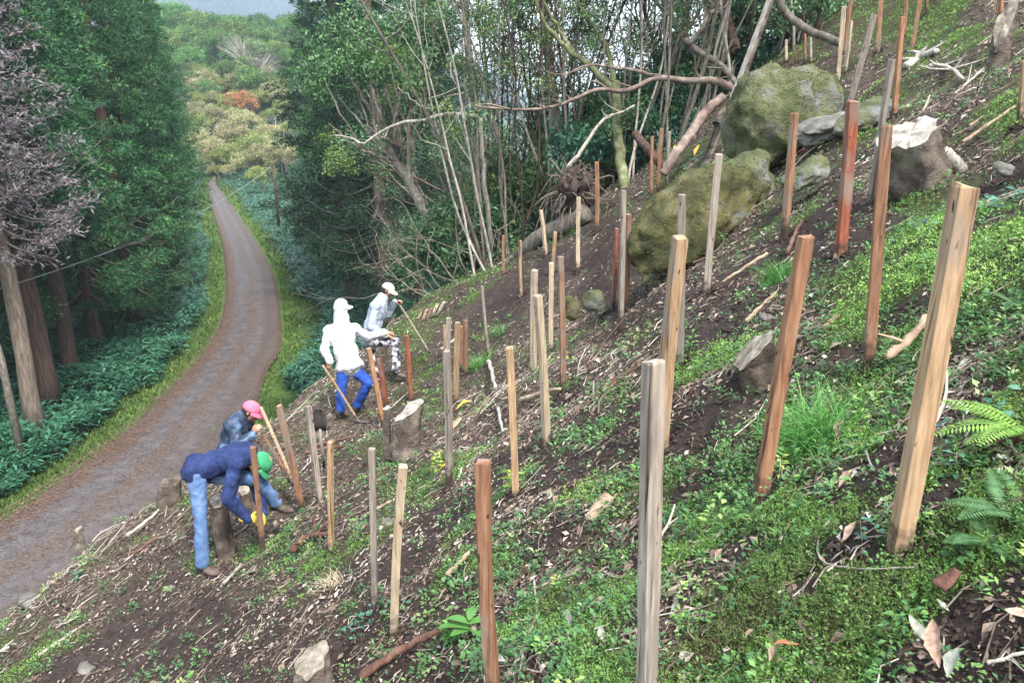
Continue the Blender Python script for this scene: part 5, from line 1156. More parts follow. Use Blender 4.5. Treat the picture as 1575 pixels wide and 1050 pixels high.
def head_parts(mb, c, up, fw):
    up=nrmz(up); fw=np.array(fw,float); fw=nrmz(fw-up*(fw@up)); sd=np.cross(fw,up)
    ell(mb,c+up*.03-fw*.012,sd*.076,fw*.095,up*.088); ell(mb,c-up*.035+fw*.018,sd*.060,fw*.070,up*.080); ell(mb,c-up*.085+fw*.052,sd*.028,fw*.028,up*.024)   # skull, face, chin
    capsule(mb,c+up*.012+fw*.088,c-up*.028+fw*.105,.009,.013,8)                                                                                              # nose
    ell(mb,c+up*.022+fw*.078,sd*.050,fw*.016,up*.010)                                                                                                        # brow
    for s_ in (-1,1): ell(mb,c-up*.005-fw*.005+sd*s_*.080,sd*.010,fw*.018,up*.030); ell(mb,c-up*.022+fw*.066+sd*s_*.034,sd*.02,fw*.016,up*.016)
    ell(mb,c-up*.058+fw*.082,sd*.024,fw*.010,up*.006); ell(mb,c-up*.069+fw*.080,sd*.020,fw*.010,up*.006)
    return up,fw,sd
def cap_obj(c, up, fw, mat, root, bmat=None):
    up=nrmz(up); fw=nrmz(np.array(fw)-up*(np.array(fw)@up)); sd=np.cross(fw,up); n=28; V=[];Q=[]; cc=c+up*.022-fw*.010
    for i in range(9):
        t=i/8*math.pi/2; r=math.cos(t); h=math.sin(t)
        for j in range(n):
            a=j/n*2*math.pi; pk=1+.01*math.cos(6*a)*(1-h); V.append(cc+sd*math.cos(a)*.090*r*pk+fw*math.sin(a)*.106*r*pk+up*(h**.9*.098-.004))
    for i in range(8):
        for j in range(n): Q.append((i*n+j,i*n+(j+1)%n,(i+1)*n+(j+1)%n,(i+1)*n+j))
    b0=len(V)
    for i in range(8):
        for j in range(n):
            a=j/n*2*math.pi; V.append(V[j]+ (cc-V[j])*.03*0 - up*.0)
    V=V[:b0]; m=MB(); m.add(V,Q); o=m.build('cap',mat,root,True); md=o.modifiers.new('t','SOLIDIFY'); md.thickness=.004; md.offset=-1
    V=[];Q=[]; nb_=14
    for i in range(6):
        f_=i/5
        for j in range(nb_+1):
            a=math.pi*(.12+.76*j/nb_); w_=1-abs(j/nb_*2-1)**2.4
            V.append(cc+sd*math.cos(a)*(.088+.004*f_)+fw*(math.sin(a)*.104+f_*.078*w_)-up*(.002+.020*f_*f_+ .018*abs(math.cos(a))*f_)+up*.006)
    for i in range(5):
        for j in range(nb_): q=i*(nb_+1)+j; Q.append((q,q+1,q+nb_+2,q+nb_+1))
    m=MB(); m.add(V,Q); b_=m.build('brim',bmat or mat,o,True); md=b_.modifiers.new('t','SOLIDIFY'); md.thickness=.005
    V=[cc+up*(.096)]; m=MB(); ell(m,cc+up*.095,sd*.008,fw*.008,up*.004); m.build('button',mat,o,True)
    return o
def shoe(root, ank, toe, mat, sole):
    ank=np.array(ank); toe=np.array(toe); d=toe-ank; d=nrmz(d); up=np.array([0,0,1.]); up=nrmz(up-d*(up@d)); sd=np.cross(d,up); m=MB(); L=.25
    he=ank-d*.045-up*.055
    ell(m,he+d*.04+up*.02,d*.06,sd*.040,up*.045); ell(m,he+d*.15+up*.008,d*.095,sd*.046,up*.034); capsule(m,he+d*.05+up*.03,ank+up*.06,.046,.050)
    o=remesh(m,'shoe',.009,mat,root,2,.003,20); m=MB()
    for (a,r_) in ((.02,.038),(.09,.036),(.16,.046),(.21,.040)): ell(m,he+d*a-up*.026,d*.05,sd*r_,up*.012)
    remesh(m,'sole',.008,sole,o,1); return o
def person(label, D, J, look, capmat, jacket, trous, shoes, hands, gloves=None, hood=None, hairon=True, build=1.0, group=None, sleeve=0.0, foot=None):
    W={k:np.array(P(u,v,D+dd)) for k,(u,v,dd) in J.items()}
    base=Vector(foot if foot is not None else tuple(W['anR']-np.array([0,0,.09]))); root=thing('person',label,'person',base); o=np.array(base)
    W={k:v-o for k,v in W.items()}; B=build
    ch,pv,nk,hd=W['chest'],W['pelvis'],W['neck'],W['head']; spine=nrmz(ch-pv); across=nrmz(W['shR']-W['shL']); fwd=nrmz(np.cross(spine,across)); across2=np.cross(fwd,spine)
    up,fw=[np.array(q,float) for q in look]
    # body: one continuous skin surface
    m=MB(); head_parts(m,hd,up,fw); upn=nrmz(up)
    capsule(m,nk-spine*.03,hd-upn*.05,.058,.052); 
    def torso(m,e):
        ell(m,ch+spine*.02,across2*(.165*B+e),fwd*(.110*B+e),spine*(.20+e)); ell(m,(ch+pv)/2,across2*(.145*B+e),fwd*(.105*B+e),spine*(.20+e)); ell(m,pv,across2*(.160*B+e),fwd*(.120*B+e),spine*(.13+e))
        for s_ in ('L','R'): capsule(m,ch+(W['sh'+s_]-ch)*.3+spine*.06,W['sh'+s_],.075+e,.062*B+e)
        capsule(m,ch+spine*.12,nk,.085+e,.060+e)
    def arm(m,s_,e,f0=0,f1=1):
        sh,el,wr=W['sh'+s_],W['el'+s_],W['wr'+s_]; capsule(m,sh,el,.052*B+e,.042*B+e); capsule(m,el,el+(wr-el)*f1,.042*B+e,(.042+(.028-.042)*f1)*B+e*1.0)
    def leg(m,s_,e,e2,f1=1.0):
        hp,kn,an=W['hp'+s_],W['kn'+s_],W['an'+s_]; capsule(m,hp,kn,.088*B+e,.058*B+e); capsule(m,kn,kn+(an-kn)*f1,.058*B+e,.042*B+e2); md=kn+(an-kn)*.3; ell(m,md-fwd*.015*0,across2*.055,fwd*.055,nrmz(kn-an)*.10)
    torso(m,-.012)
    for s_ in 'LR': arm(m,s_,-.006); leg(m,s_,-.012,-.012,1)
    if gloves is None or True:
        for s_ in 'LR':
            d,pn,cu,sg=hands[s_]; hand(m,W['wr'+s_],d,pn,cu,.98,sg)
    remesh(m,'body',.0075,SKIN,root,2)
    # trousers
    m=MB(); ell(m,pv+spine*.01,across2*(.170*B),fwd*(.130*B),spine*.12)
    for s_ in 'LR': leg(m,s_,.010,.028,.97)
    remesh(m,'trousers',.012,trous,root,2,.010,13,11)
    # jacket
    m=MB(); torso(m,.034)
    for s_ in 'LR': arm(m,s_,.024,0,1.0-sleeve)
    hem=pv-spine*.02; ell(m,hem,across2*(.215*B),fwd*(.18*B),spine*.10)
    if hood: 
        ell(m,hd+upn*.012-fw*.012,np.cross(fw,upn)*.112,fw*.118,upn*.130); capsule(m,nk-spine*.04,hd-upn*.05-fw*.02,.118,.104)
    else: capsule(m,nk-spine*.05,nk+spine*.012,.088,.076)
    fn=None
    if hood:
        def fn(co):     # the hood opens at the face
            q=co-hd; f_=q@fw; u_=q@upn; s2=q@np.cross(fw,upn); msk=(f_>.045)&(np.abs(s2)<.075)&(u_>-.12)&(u_<.09); co=co.copy(); co[msk]-=np.outer(np.minimum((f_[msk]-.045)*1.0,.2),fw); return co
    jo=remesh(m,'jacket' if not hood else 'hoodie',.0115,jacket,root,2,.014,13,5,fn=fn)
    if not hood and hairon:
        m=MB(); sd=np.cross(fw,upn); ell(m,hd-upn*.005-fw*.030,sd*.082,fw*.075,upn*.085); remesh(m,'hair',.008,HAIR,root,1,.004,40)
    m=MB(); sd=np.cross(fw,upn)
    for s_ in (-1,1): ell(m,hd+upn*.006+fw*.083+sd*s_*.031,sd*.012,fw*.008,upn*.007)
    m.build('eyes',M('eye',[(0,(.02,.015,.012)),(1,(.05,.04,.03))],rough=.3) if 'EYE' not in globals() else EYE,root,True)
    cap_obj(hd,up,fw,capmat,root)
    if gloves is not None:
        for s_ in 'LR':
            m=MB(); d,pn,cu,sg=hands[s_]; hand(m,W['wr'+s_],d,pn,cu,1.03,sg,.004); d=nrmz(d); capsule(m,W['wr'+s_]-d*.045,W['wr'+s_]+d*.01,.040,.036); remesh(m,'glove',.0065,gloves,root,1,.003,25)
    for s_ in 'LR':
        shoe(root,W['an'+s_],W['to'+s_],shoes,RUB)
    return root,W,o
RUB = M('sole_rubber',[(0,(.02,.018,.016)),(1,(.06,.05,.045))]); BOOT = M('muddy_boot',[(0,(.03,.022,.018)),(.5,(.075,.055,.042)),(1,(.13,.10,.08))],scale=12)
NAVY = cloth('navy_jacket',(.008,.014,.05),(.016,.028,.095),(.03,.05,.15)); JEANS = cloth('blue_jeans',(.045,.085,.19),(.095,.165,.31),(.20,.28,.42),5)
WHITE = cloth('white_cloth',(.34,.36,.38),(.47,.49,.51)); ROYAL = cloth('royal_trousers',(.010,.035,.19),(.018,.065,.32),(.04,.11,.42),5); GREYS = cloth('pale_grey_shirt',(.22,.25,.31),(.31,.35,.42))
CAMO = M('patterned_cloth',[(0,(.03,.03,.035)),(.35,(.05,.05,.06)),(.40,(.22,.21,.24)),(.55,(.28,.27,.30)),(.60,(.60,.58,.62)),(1,(.62,.60,.64))],scale=13,detail=1,rough=.9)
SHELL = M('dark_shell_jacket',[(0,(.012,.018,.032)),(.45,(.025,.04,.075)),(.7,(.10,.17,.28)),(1,(.16,.25,.38))],scale=3.2,detail=2,rough=.45)
GREEN = cloth('green_cap',(.03,.20,.09),(.05,.30,.14)); PINK = cloth('pink_cap',(.45,.07,.13),(.60,.13,.20)); WCAP = cloth('white_cap',(.42,.42,.39),(.56,.56,.53)); YEL = cloth('yellow_glove',(.55,.34,.03),(.75,.52,.08),(.5,.35,.1),14)
EYE = M('eye',[(0,(.02,.015,.012)),(1,(.05,.04,.03))],rough=.3)
DN = (0,0,-1)
g4,_ = gp(312,882); 
person('man bending over in navy jacket, pale jeans and green cap, yellow gloves on a stake',7.85,
 dict(head=(401,713,0),neck=(382,703,0),chest=(356,704,0),pelvis=(306,722,0),shL=(370,700,.17),shR=(364,712,-.17),elL=(396,752,.22),wrL=(404,790,.10),elR=(350,765,-.22),wrR=(381,797,-.10),
  hpR=(303,730,-.09),knR=(309,800,-.10),anR=(311,866,-.05),toR=(330,874,-.10),hpL=(314,728,.10),knL=(398,738,.08),anL=(424,772,.28),toL=(448,778,.25)),
 ((.93,0,.30),(.25,-.05,-.95)),GREEN,NAVY,JEANS,BOOT,{'R':((.8,.25,-.25),(.3,1,0),58,-1),'L':((.3,-.8,-.3),(-.6,-.3,-.2),58,1)},gloves=YEL,build=.92)
person('man in dark blue jacket and pink cap behind the bent man, gripping a handle',9.15,
 dict(head=(387,632,0),neck=(371,644,0),chest=(361,668,0),pelvis=(345,716,.0),shL=(370,650,.19),shR=(357,655,-.19),elL=(366,690,.22),wrL=(384,652,.06),elR=(368,688,-.24),wrR=(389,667,-.14),
  hpR=(345,722,-.09),knR=(398,722,-.10),anR=(372,766,-.06),toR=(395,770,-.1),hpL=(345,722,.09),knL=(392,728,.2),anL=(366,770,.2),toL=(388,772,.2)),
 ((.45,0,.9),(.85,-.15,-.5)),PINK,SHELL,JEANS,BOOT,{'R':((.55,-.1,.8),(.5,.8,-.3),55,-1),'L':((-.1,-.6,.8),(-.3,.3,0),40,1)})
person('man standing with his back turned in a white hooded sweatshirt and bright blue trousers',12.0,
 dict(head=(526,474,0),neck=(525,493,0),chest=(527,520,0),pelvis=(537,562,0),shL=(507,509,0),shR=(545,506,.06),elL=(499,538,-.06),wrL=(508,556,-.20),elR=(567,518,.16),wrR=(592,511,.22),
  hpR=(545,568,.06),knR=(567,588,.0),anR=(549,624,.22),toR=(562,628,.40),hpL=(528,568,-.03),knL=(525,602,-.03),anL=(524,630,0),toL=(536,634,.14)),
 ((.05,0,1),(.75,.62,-.08)),WCAP,WHITE,ROYAL,BOOT,{'R':((1,.05,-.05),(0,.2,-1),35,1),'L':((-.35,-.25,-.9),(.3,.8,0),60,1)},hood=True,foot=tuple(P(524,640,12.0)),sleeve=.0)
person('man in a pale grey shirt, patterned trousers and white cap leaning on a long stick',13.0,
 dict(head=(597,446,0),neck=(588,459,0),chest=(580,481,0),pelvis=(568,519,0),shL=(586,468,.17),shR=(578,471,-.17),elL=(596,484,.30),wrL=(607,465,.24),elR=(571,503,-.20),wrR=(592,516,-.20),
  hpR=(572,523,-.09),knR=(609,526,-.10),anR=(609,569,-.06),toR=(622,574,-.05),hpL=(566,523,.10),knL=(573,555,.10),anL=(578,592,.12),toL=(592,596,.1)),
 ((.45,0,.9),(.88,-.12,-.42)),WCAP,GREYS,CAMO,BOOT,{'R':((.9,-.1,-.1),(0,0,-1),45,-1),'L':((.75,-.15,.35),(.2,0,-1),55,1)})
# tools
def tool(label, a, b, r, d1, d2, head=None, mat='tan', name='hoe'):
    A=np.array(P(a[0],a[1],d1)); Bq=np.array(P(b[0],b[1],d2)); t=thing(name,label,name.replace('_',' '),Bq); m=MB(); pts=smooth_path([A-Bq,(A-Bq)*.5+[.004,0,.004],[0,0,0]],12); m.tube(pts,np.linspace(r*.9,r,12),10,noise=.04); m.build('handle',WD[mat],t,True)
    if head:
        d=nrmz(Bq-A); s_=nrmz(np.cross(d,[0,1,0])); n_=np.cross(d,s_); m=MB(); c=np.zeros(3); w_=.075; V=[]
        for (q,f_) in ((0,.55),(.10,.9),(.20,1.0)):
            for sx_ in (-1,1):
                for th in (-.004,.004): V.append(c+nrmz(s_*.9+d*.55)*q+n_*w_*f_*sx_+d*th)
        Q=[]
        for k in (0,4): Q+=[(k,k+2,k+6,k+4),(k+1,k+5,k+7,k+3),(k,k+4,k+5,k+1),(k+2,k+3,k+7,k+6)]
        Q+=[(0,1,3,2),(8,10,11,9)]; m.add(V,Q); m.build('blade',M('tool_steel',[(0,(.05,.04,.035)),(1,(.16,.14,.13))],rough=.5),t); m=MB(); m.tube([d*-.04,d*.03],.026,10); m.build('socket',M('socket_steel',[(0,(.05,.04,.035)),(1,(.12,.10,.09))],rough=.5),t,True)
    return t
tool('hoe with a tan handle held by the white-hooded man, blade in the debris',(496,561),(551,647),.019,11.72,11.85,True)
tool('digging tool with a tan handle gripped by the man in the pink cap',(401,626),(451,742),.021,9.05,8.75,True)
tool('second tan handle crossing low behind the pink-cap man\'s grip',(405,668),(446,740),.022,9.2,8.9,None,'orange','tool_handle')
tool('long thin stick the man in the white cap leans on',(611,463),(661,543),.017,13.25,13.0,None,'grey','walking_stick')
sb_=P(498,713,9.7); sp_=thing('spade','upended spade with a dark blade standing left of the slant-cut stump','spade',sb_); m=MB(); m.tube([(0,0,-.05),(-.01,0,.2),(-.015,.01,.44)],.017,10); m.build('handle',WD['grey'],sp_,True)
m=MB(); V=[]
for (h_,w_) in ((.42,.07),(.50,.085),(.60,.085),(.67,.06),(.70,.02)):
    for x_ in (-1,-.4,.4,1): V.append((x_*w_-.015,.02*(1-x_*x_)-.01,h_))
m.add(V,[(i*4+j,i*4+j+1,i*4+j+5,i*4+j+4) for i in range(4) for j in range(3)]); so_=m.build('blade',M('spade_steel',[(0,(.02,.018,.016)),(1,(.07,.06,.055))],rough=.5),sp_,True); md=so_.modifiers.new('t','SOLIDIFY'); md.thickness=.005
stake(389,688,403,829,11,'brown','brown stake held upright by the yellow gloves of the bent man',7.75)
# ------------------------------------------------------------------ single plants on the slope
FERN = leafm('fern_green', (.10,.20,.03),(.20,.36,.07),(.32,.48,.12),rough=.55,trans=.35,objrnd=0,hv=0); FERND = leafm('fern_dark', (.03,.08,.03),(.07,.16,.06),(.12,.24,.10),rough=.55,objrnd=0,hv=0)
GRS = leafm('tuft_grass', (.03,.12,.02),(.07,.24,.045),(.16,.36,.09),rough=.5,trans=.3,objrnd=0,hv=0); YG2 = leafm('seedling_leaf', (.16,.24,.03),(.30,.40,.07),(.50,.52,.12),rough=.45,trans=.3,objrnd=0,hv=0)
IVY = leafm('ivy_leaf', (.015,.06,.035),(.04,.13,.08),(.09,.22,.14),rough=.35,objrnd=0,hv=0,spec=.5); YEL2 = M('yellow_leaf',[(0,(.62,.36,.03)),(1,(.80,.55,.10))],scale=20,rough=.6)
TANL = M('dead_leaf',[(0,(.13,.075,.05)),(.45,(.27,.175,.125)),(1,(.42,.31,.24))],scale=45,rough=.6,objrnd=.2); GREYL = M('grey_dead_leaf',[(0,(.12,.13,.10)),(1,(.33,.33,.28))],scale=45,rough=.6); PLEAF = leafm('plantain_leaf',(.05,.13,.03),(.09,.22,.05),(.16,.32,.08),rough=.4,trans=.25,objrnd=0,hv=0)
pr_ = np.random.default_rng(303)
def frond(mb, base, d, L, wid, droop=.5, n=26, sub=9):
    d=nrmz(d); s_=nrmz(np.cross(d,[0,0,1])); pts=[]; p=np.array(base,float); a=d.copy()
    for i in range(n): pts.append(p.copy()); p=p+a*L/n; a=nrmz(a+np.array([0,0,-droop/n*1.6]))
    pts=np.array(pts); mb.tube(pts,np.linspace(.003,.001,n),4,rnd=.3,cap=False); P0=[];D0=[];N0=[];L0=[]
    for i in range(2,n):
        t=i/n; w_=wid*math.sin(min(1,t*1.5+.15)*math.pi/2)*(1-t)**.75*1.25; tg=nrmz(pts[i]-pts[i-1]); up=np.cross(s_,tg)*-1
        for sg in (-1,1):
            a1=nrmz(s_*sg+tg*.4-np.array([0,0,.12])); P0.append(pts[i]); D0.append(a1); N0.append(up+pr_.normal(0,.12,3)); L0.append(max(.006,w_)); continue
            ax=nrmz(s_*sg+tg*.35-np.array([0,0,.15])); 
            for q in range(sub):
                f_=q/sub; P0.append(pts[i]+ax*w_*f_); D0.append(ax*.35+tg*(1 if q%2 else -1)*.8+ax*.3); N0.append(up+pr_.normal(0,.15,3)); L0.append(max(.004,w_*.22*(1-f_*.7)))
    L0=np.array(L0); mb.leaves(np.array(P0),np.array(D0),np.array(N0),L0,np.maximum(L0*.17,L/n*.62),np.clip(pr_.normal(.5,.15,len(L0)),0,1))
def fern(label,u,v,n,L,wid,mat,az=None):
    b,d=gp(u,v); t=thing('fern',label,'fern',b); 
    for k in range(n):
        a=(az[k] if az else k/n*6.28+pr_.normal(0,.3)); mb=MB(); frond(mb,(0,0,0),(math.cos(a),math.sin(a)*.8,pr_.uniform(.5,1.0)),L*pr_.uniform(.8,1.1),wid*pr_.uniform(.85,1.1),.8); mb.build('frond',mat,t)
    return t
fern('bright green fern reaching in from the right edge above the rotten log',1588,672,7,.34,.085,FERN,[2.2,2.6,3.0,3.4,3.8,1.5,4.4])
fern('darker fern by the right edge, below the rotten log',1560,800,7,.26,.07,FERND)
fern('small dark fern left of the darker one, right of the thick leaning stake',1520,838,5,.16,.05,FERND)
fern('small fern in the moss by the right edge, halfway up',1560,470,5,.18,.05,FERND)
def grass(label,u,v,n,L,lean,mat=GRS,wd=.006,spread=.04):
    b,d=gp(u,v); mb=MB(); V=[];Q=[];R=[]
    for k in range(n):
        a=pr_.uniform(0,6.28); dr=nrmz(np.array([math.cos(a),math.sin(a),pr_.uniform(.6,1.8)])*[.8,.8,1]+np.array(lean)); p=np.array([pr_.normal(0,spread),pr_.normal(0,spread),-.01]); p[2]+=p[0]*.6; s_=nrmz(np.cross(dr,[0,0,1])+pr_.normal(0,.2,3)); l_=L*pr_.uniform(.55,1.1); m_=6; w_=wd*pr_.uniform(.6,1.2); r_=pr_.uniform(.1,1)
        for i in range(m_+1):
            f_=i/m_; V+= [p-s_*w_*(1-f_)*.5, p+s_*w_*(1-f_)*.5]; R+=[r_,r_]; p=p+dr*l_/m_; dr=nrmz(dr+np.array([0,0,-.22]))
        b0=len(V)-2*(m_+1)
        for i in range(m_): q=b0+i*2; Q.append((q,q+1,q+3,q+2))
    mb.add(np.array(V),Q,None,R); t=mb.build('grass_tuft',mat); t.location=b; tag(t,label,'grass tuft'); return t
grass('bright green upright grass tuft on bare soil, right of the centre',1192,432,260,.26,(0,0,.4),spread=.05)
grass('big drooping grass tuft right of the leaning orange-brown stake',1250,672,420,.30,(-.25,-.15,.1),GRS,.006,.07)
grass('grass clump on dug soil at mid slope behind the tan stake',735,565,220,.32,(-.2,0,.1),GRS,.008,.08)
grass('low tuft of dry straw hanging over the bank below the workers',508,905,160,.20,(-.5,-.3,-.2),M('straw',[(0,(.30,.25,.15)),(1,(.48,.42,.28))],attr='rnd'),.005,.06)
grass('small grass tuft beside the red-brown branch at the bottom',700,975,90,.14,(0,0,0),GRS,.005,.03)
grass('blue-green grass tuft left of the stake with the yellowing seedling',770,512,120,.25,(0,0,.1),HERB,.008,.05)
def seedling(label,u,v,n,h,L,mat=YG2,cat='seedling',W=.45):
    b,d=gp(u,v); t=thing('seedling',label,cat,b); m=MB(); m.tube([(0,0,-.01),(.004,0,h*.5),(0,.003,h)],[.003,.0025,.0015],5); m.build('stem',TWIG,t); mb=MB(); a=np.arange(n)*2.4+pr_.uniform(0,6); el=pr_.uniform(-.2,.7,n); z=np.linspace(.25,1,n)*h
    dd=np.c_[np.cos(a),np.sin(a),el]; fleaves(mb,np.c_[a*0,a*0,z]+dd*.01,dd,np.tile([0,0,1.],(n,1)),L*pr_.uniform(.6,1.1,n),L*W*pr_.uniform(.8,1.1,n),pr_.uniform(.1,1,n),.12); mb.build('leaves',mat,t); return t
for a in [('yellow-green seedling at the foot of the tan mid-slope stake',788,768,22,.22,.075),('yellowing seedling left of the grey mid-slope stake',672,728,18,.20,.07),('green seedling at the leaning pale stake with the twin',838,640,16,.18,.065,PLEAF),
  ('yellow seedling against the pale pair of stakes, higher up',826,545,14,.22,.055),('small seedling at the foot of the brown mid-slope stake',868,562,14,.20,.05),('yellow-green seedling right of the leaning orange-brown stake foot',1197,735,16,.10,.035),
  ('small green seedling behind the grey stake top near the centre',1062,548,16,.16,.055,PLEAF),('bright green seedling by the lower boulder',1110,395,18,.22,.06,PLEAF),('yellow-green sapling left of the lower boulder slope',1092,420,12,.2,.05),
  ('tiny green seedling near the yellow glove',410,805,12,.10,.05,PLEAF),('broad-leaved sprout between the right stake and the rotten log',1462,755,14,.14,.05,IVY),('bright sprout at the top right corner by the orange stake',1528,30,20,.35,.09),
  ('light green sprout near the small overhanging stump',1105,560,14,.1,.04,PLEAF),('small blue-green sprout on bare soil near the bottom left',120,895,10,.12,.08,IVY),('green sprout on the left rim near the bottom',330,668,18,.25,.1,PLEAF)]: seedling(*a)
# big light green leaves beside the red-brown branch
b,d=gp(722,972); t=thing('broad_leaved_plant','low plant with long bright green leaves right of the red-brown branch','plant',b)
for (a,L,z) in ((3.0,.16,.02),(2.7,.13,.05),(.3,.10,.05),(-.9,.13,.02),(1.4,.11,.07),(3.6,.10,.01)):
    m=MB(); V=[];Q=[]; dr=np.array([math.cos(a),math.sin(a)*.8,.35]); s_=np.array([-math.sin(a),math.cos(a),0]); p=np.array([0,0,z]); n=10
    for i in range(n+1):
        f_=i/n; w_=.025*math.sin(math.pi*(f_*.93+.03))**.7; V+=[p-s_*w_+[0,0,w_*.3],p,p+s_*w_+[0,0,w_*.3]]; p=p+dr*L/n; dr=nrmz(dr+np.array([0,0,-.09]))
    for i in range(n): q=i*3; Q+=[(q,q+1,q+4,q+3),(q+1,q+2,q+5,q+4)]
    m.add(np.array(V),Q,None,.3+.1*len(V)/33); m.build('leaf',PLEAF,t,True)
# ivy-like patches
for (u,v,n,sx_,sz_,L,lab) in [(1515,318,70,.20,.16,.055,'patch of blue-green ivy leaves right of the big stump'),(1500,690,20,.08,.06,.045,'few blue-green leaves above the rotten log'),(1345,820,9,.03,.03,.03,'small lobed blue-green leaves left of the leaning stake foot'),(575,955,50,.13,.08,.035,'patch of small blue-green leaves left of the short pale stake'),(1080,235,60,.35,.25,.07,'ivy growing over the gap between the log and the boulders')]:
    b,d=gp(u,v); mb=MB(); x=b.x+pr_.normal(0,sx_,n); y=b.y+pr_.normal(0,sz_,n); z=Hm(x,y)+pr_.uniform(.01,.07,n); a=pr_.uniform(0,6.28,n); dd=np.c_[np.cos(a),np.sin(a),pr_.uniform(-.2,.4,n)]
    fleaves(mb,np.c_[x,y,z]-np.array(b),dd,np.tile([-.3,-.2,1.],(n,1)),L*pr_.uniform(.6,1.2,n),L*.8*pr_.uniform(.7,1.1,n),pr_.uniform(0,1,n),.1); t=thing('ivy_plant',lab,'plant',b); mb.build('leaves',IVY,t); mq=MB(); q_=smooth_path([(0,0,.01)]+[tuple(np.array([x[i]-b.x,y[i]-b.y,Hm([x[i]],[y[i]])[0]-b.z+.02])) for i in (0,n//4,n//2,n-1)],24); mq.tube(q_,.0025,5); mq.build('runner',TWIG,t)
# single dead and yellow leaves that stand out
def bigleaf(label,u,v,L,W,az_,tilt,mat,name='dead_leaf'):
    b,d=gp(u,v,.02); V=[];Q=[]; n=9; dr=np.array([math.cos(az_),math.sin(az_),tilt]); dr[2]+=dr[0]*.6; dr=nrmz(dr); s_=nrmz(np.cross(dr,[-.5,.1,.8])); up=np.cross(s_,dr); p=-dr*L/2
    for i in range(n+1):
        f_=i/n; w_=W/2*math.sin(math.pi*(f_*.94+.03)**1.25)**.9*pr_.uniform(.82,1.12); V+=[p-s_*w_+up*w_*.5,p-s_*w_*.5+up*w_*.1,p,p+s_*w_*.5+up*w_*.1,p+s_*w_+up*w_*.35]; p=p+dr*L/n; dr=nrmz(dr+up*pr_.normal(.06,.16)+s_*pr_.normal(.02,.06))
    for i in range(n):
        for j in range(4): q=i*5+j; Q.append((q,q+1,q+6,q+5))
    m=MB(); m.add(np.array(V),Q); o=m.build(name,mat,None,True); o.location=b; tag(o,label,'leaf')
for a in [('large upright pinkish dead leaf in the bottom right corner',1437,1000,.12,.045,1.4,.6,TANL),('long grey-green dead leaf left of the large pinkish one',1418,985,.11,.03,2.0,.5,GREYL),('grey-green dead leaf lying below the large pinkish one',1462,1030,.08,.035,.9,.2,GREYL),
  ('tan dead leaf at the right edge near the bottom',1568,955,.07,.03,2.4,.3,TANL),('pink-tan curled leaf above the hooked twig',1300,745,.08,.045,.4,.2,TANL),('dull pink leaf beside the twig, left of the thick stake foot',1305,828,.09,.035,.5,.3,TANL),
  ('large wrinkled tan leaf hanging over the drooping grass',1290,665,.13,.05,1.2,.3,TANL),('rusty curled leaf with thin stalks, bottom right moss',1208,1000,.08,.02,2.9,.3,M('rusty_leaf',[(0,(.24,.08,.04)),(1,(.36,.15,.08))],scale=12)),
  ('pale brown leaf left of the rusty curled one',1190,1015,.05,.03,.6,.1,TANL),('tan leaf in moss far below the leaning orange-brown stake',1152,982,.035,.02,.2,.1,TANL),('orange-tan dead leaf on bare soil left of the chamfered stake',682,920,.08,.035,.3,.1,TANL),
  ('pale grey leaf standing on edge, bottom centre right',876,955,.07,.03,1.7,.6,GREYL),('dull leaf lying left of the tallest stake bottom',925,985,.07,.03,1.9,.3,GREYL),('grey bark-like leaf in moss right of the tallest stake',1040,940,.06,.03,.4,.1,GREYL),
  ('tan leaf in the moss at the lower middle right',1105,860,.06,.03,.8,.2,TANL),('brown leaf near the foot of the leaning orange-brown stake',1108,828,.05,.025,.3,.2,TANL),('pale leaf in the green left of the drooping grass',1030,660,.04,.02,.8,.2,GREYL),
  ('white leaf scrap in bright moss at the middle right',1248,458,.05,.04,1.4,.4,GREYL),('flat grey leaf in the right-hand moss',1520,595,.06,.03,.1,.1,GREYL),('green-grey leaf in the right-hand moss, further left',1480,568,.07,.03,.4,.1,GREYL)]: bigleaf(*a)
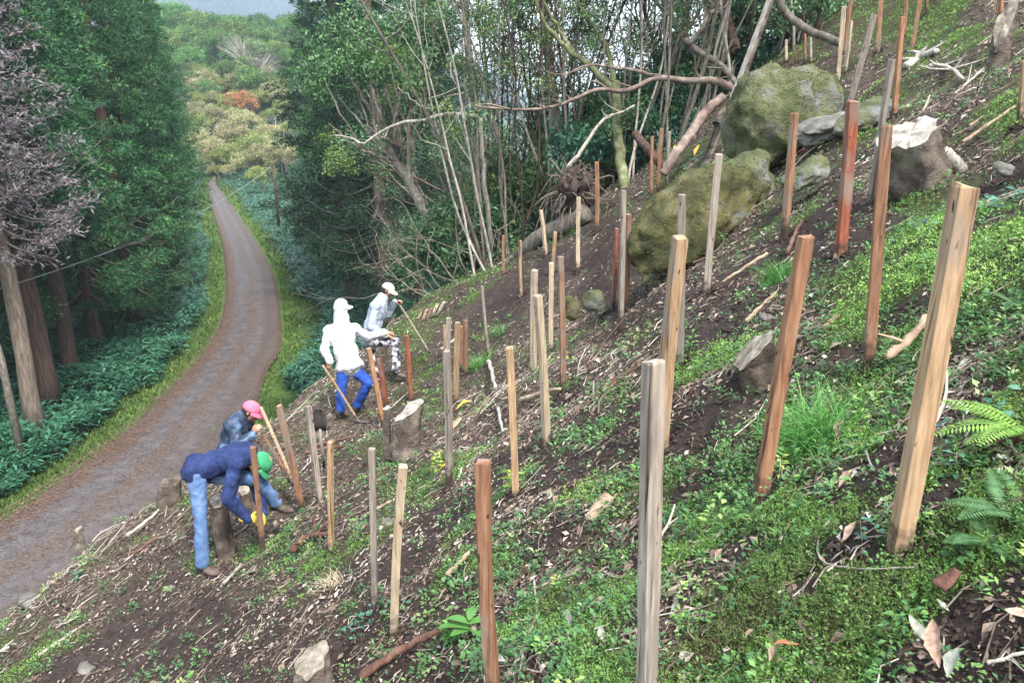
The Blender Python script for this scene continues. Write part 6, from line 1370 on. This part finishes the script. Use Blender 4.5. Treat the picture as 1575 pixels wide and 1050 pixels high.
bigleaf('large yellow fallen leaf on the brush pile, left of the tan mid-slope stake',712,622,.22,.12,.4,.3,YEL2,'yellow_leaf'); bigleaf('small yellow leaf at the stake with the yellowing seedling',682,723,.13,.06,-.3,.1,YEL2,'yellow_leaf'); bigleaf('bright yellow leaf standing up beside the torn log',1042,238,.34,.2,1.9,1.2,YEL2,'yellow_leaf'); bigleaf('second yellow leaf on top of the lower boulder',1072,234,.25,.12,.9,.6,YEL2,'yellow_leaf')
# thick bark plates
for (u,v,L,W,az_,lab) in [(925,790,.17,.11,.9,'reddish brown slab of bark propped in the moss, centre'),(1160,545,.0,.0,0,None),(700,655,.18,.09,.4,'curled brown bark piece on the brush pile at mid slope'),(1455,905,.07,.04,.3,'charred dark bark piece, bottom right')]:
    if not lab: continue
    b,d=gp(u,v,.03); m=MB(); n=8; V=[]
    for i in range(n+1):
        for j in range(6):
            x_=(i/n-.5)*L; y_=(j/5-.5)*W*(1-.5*(i/n)**2); V.append((x_,y_,.25*W*(1-(2*j/5-1)**2)*.5))
    V=np.array(V); V+=np.stack([fbm(V*40+c_,2,c_) for c_ in range(3)],-1)*.004; m.add(V,[(i*6+j,i*6+j+1,i*6+j+7,i*6+j+6) for i in range(n) for j in range(5)]); o=m.build('bark_piece',DKW if 'charred' in lab else LW,None,True); md=o.modifiers.new('t','SOLIDIFY'); md.thickness=.006; o.location=b; o.rotation_euler=(.3,-.65,az_); tag(o,lab,'bark')
HAZE = 0.00042
# ------------------------------------------------------------------ haze
hb = MB(); x0,x1,y0,y1,z0,z1 = -900,900,-120,1700,-60,240
hb.add([(x0,y0,z0),(x1,y0,z0),(x1,y1,z0),(x0,y1,z0),(x0,y0,z1),(x1,y0,z1),(x1,y1,z1),(x0,y1,z1)],[(0,3,2,1),(4,5,6,7),(0,1,5,4),(1,2,6,5),(2,3,7,6),(3,0,4,7)])
hm = bpy.data.materials.new('haze'); hm.use_nodes = True; t = hm.node_tree; t.nodes.clear()
out = t.nodes.new('ShaderNodeOutputMaterial'); pv = t.nodes.new('ShaderNodeVolumePrincipled'); pv.inputs['Color'].default_value=(.72,.86,1,1); pv.inputs['Density'].default_value=HAZE; pv.inputs['Anisotropy'].default_value=.1
t.links.new(pv.outputs[0], out.inputs['Volume'])
tag(hb.build('haze', hm), 'thin pale morning mist filling the whole valley', 'haze', kind='stuff')
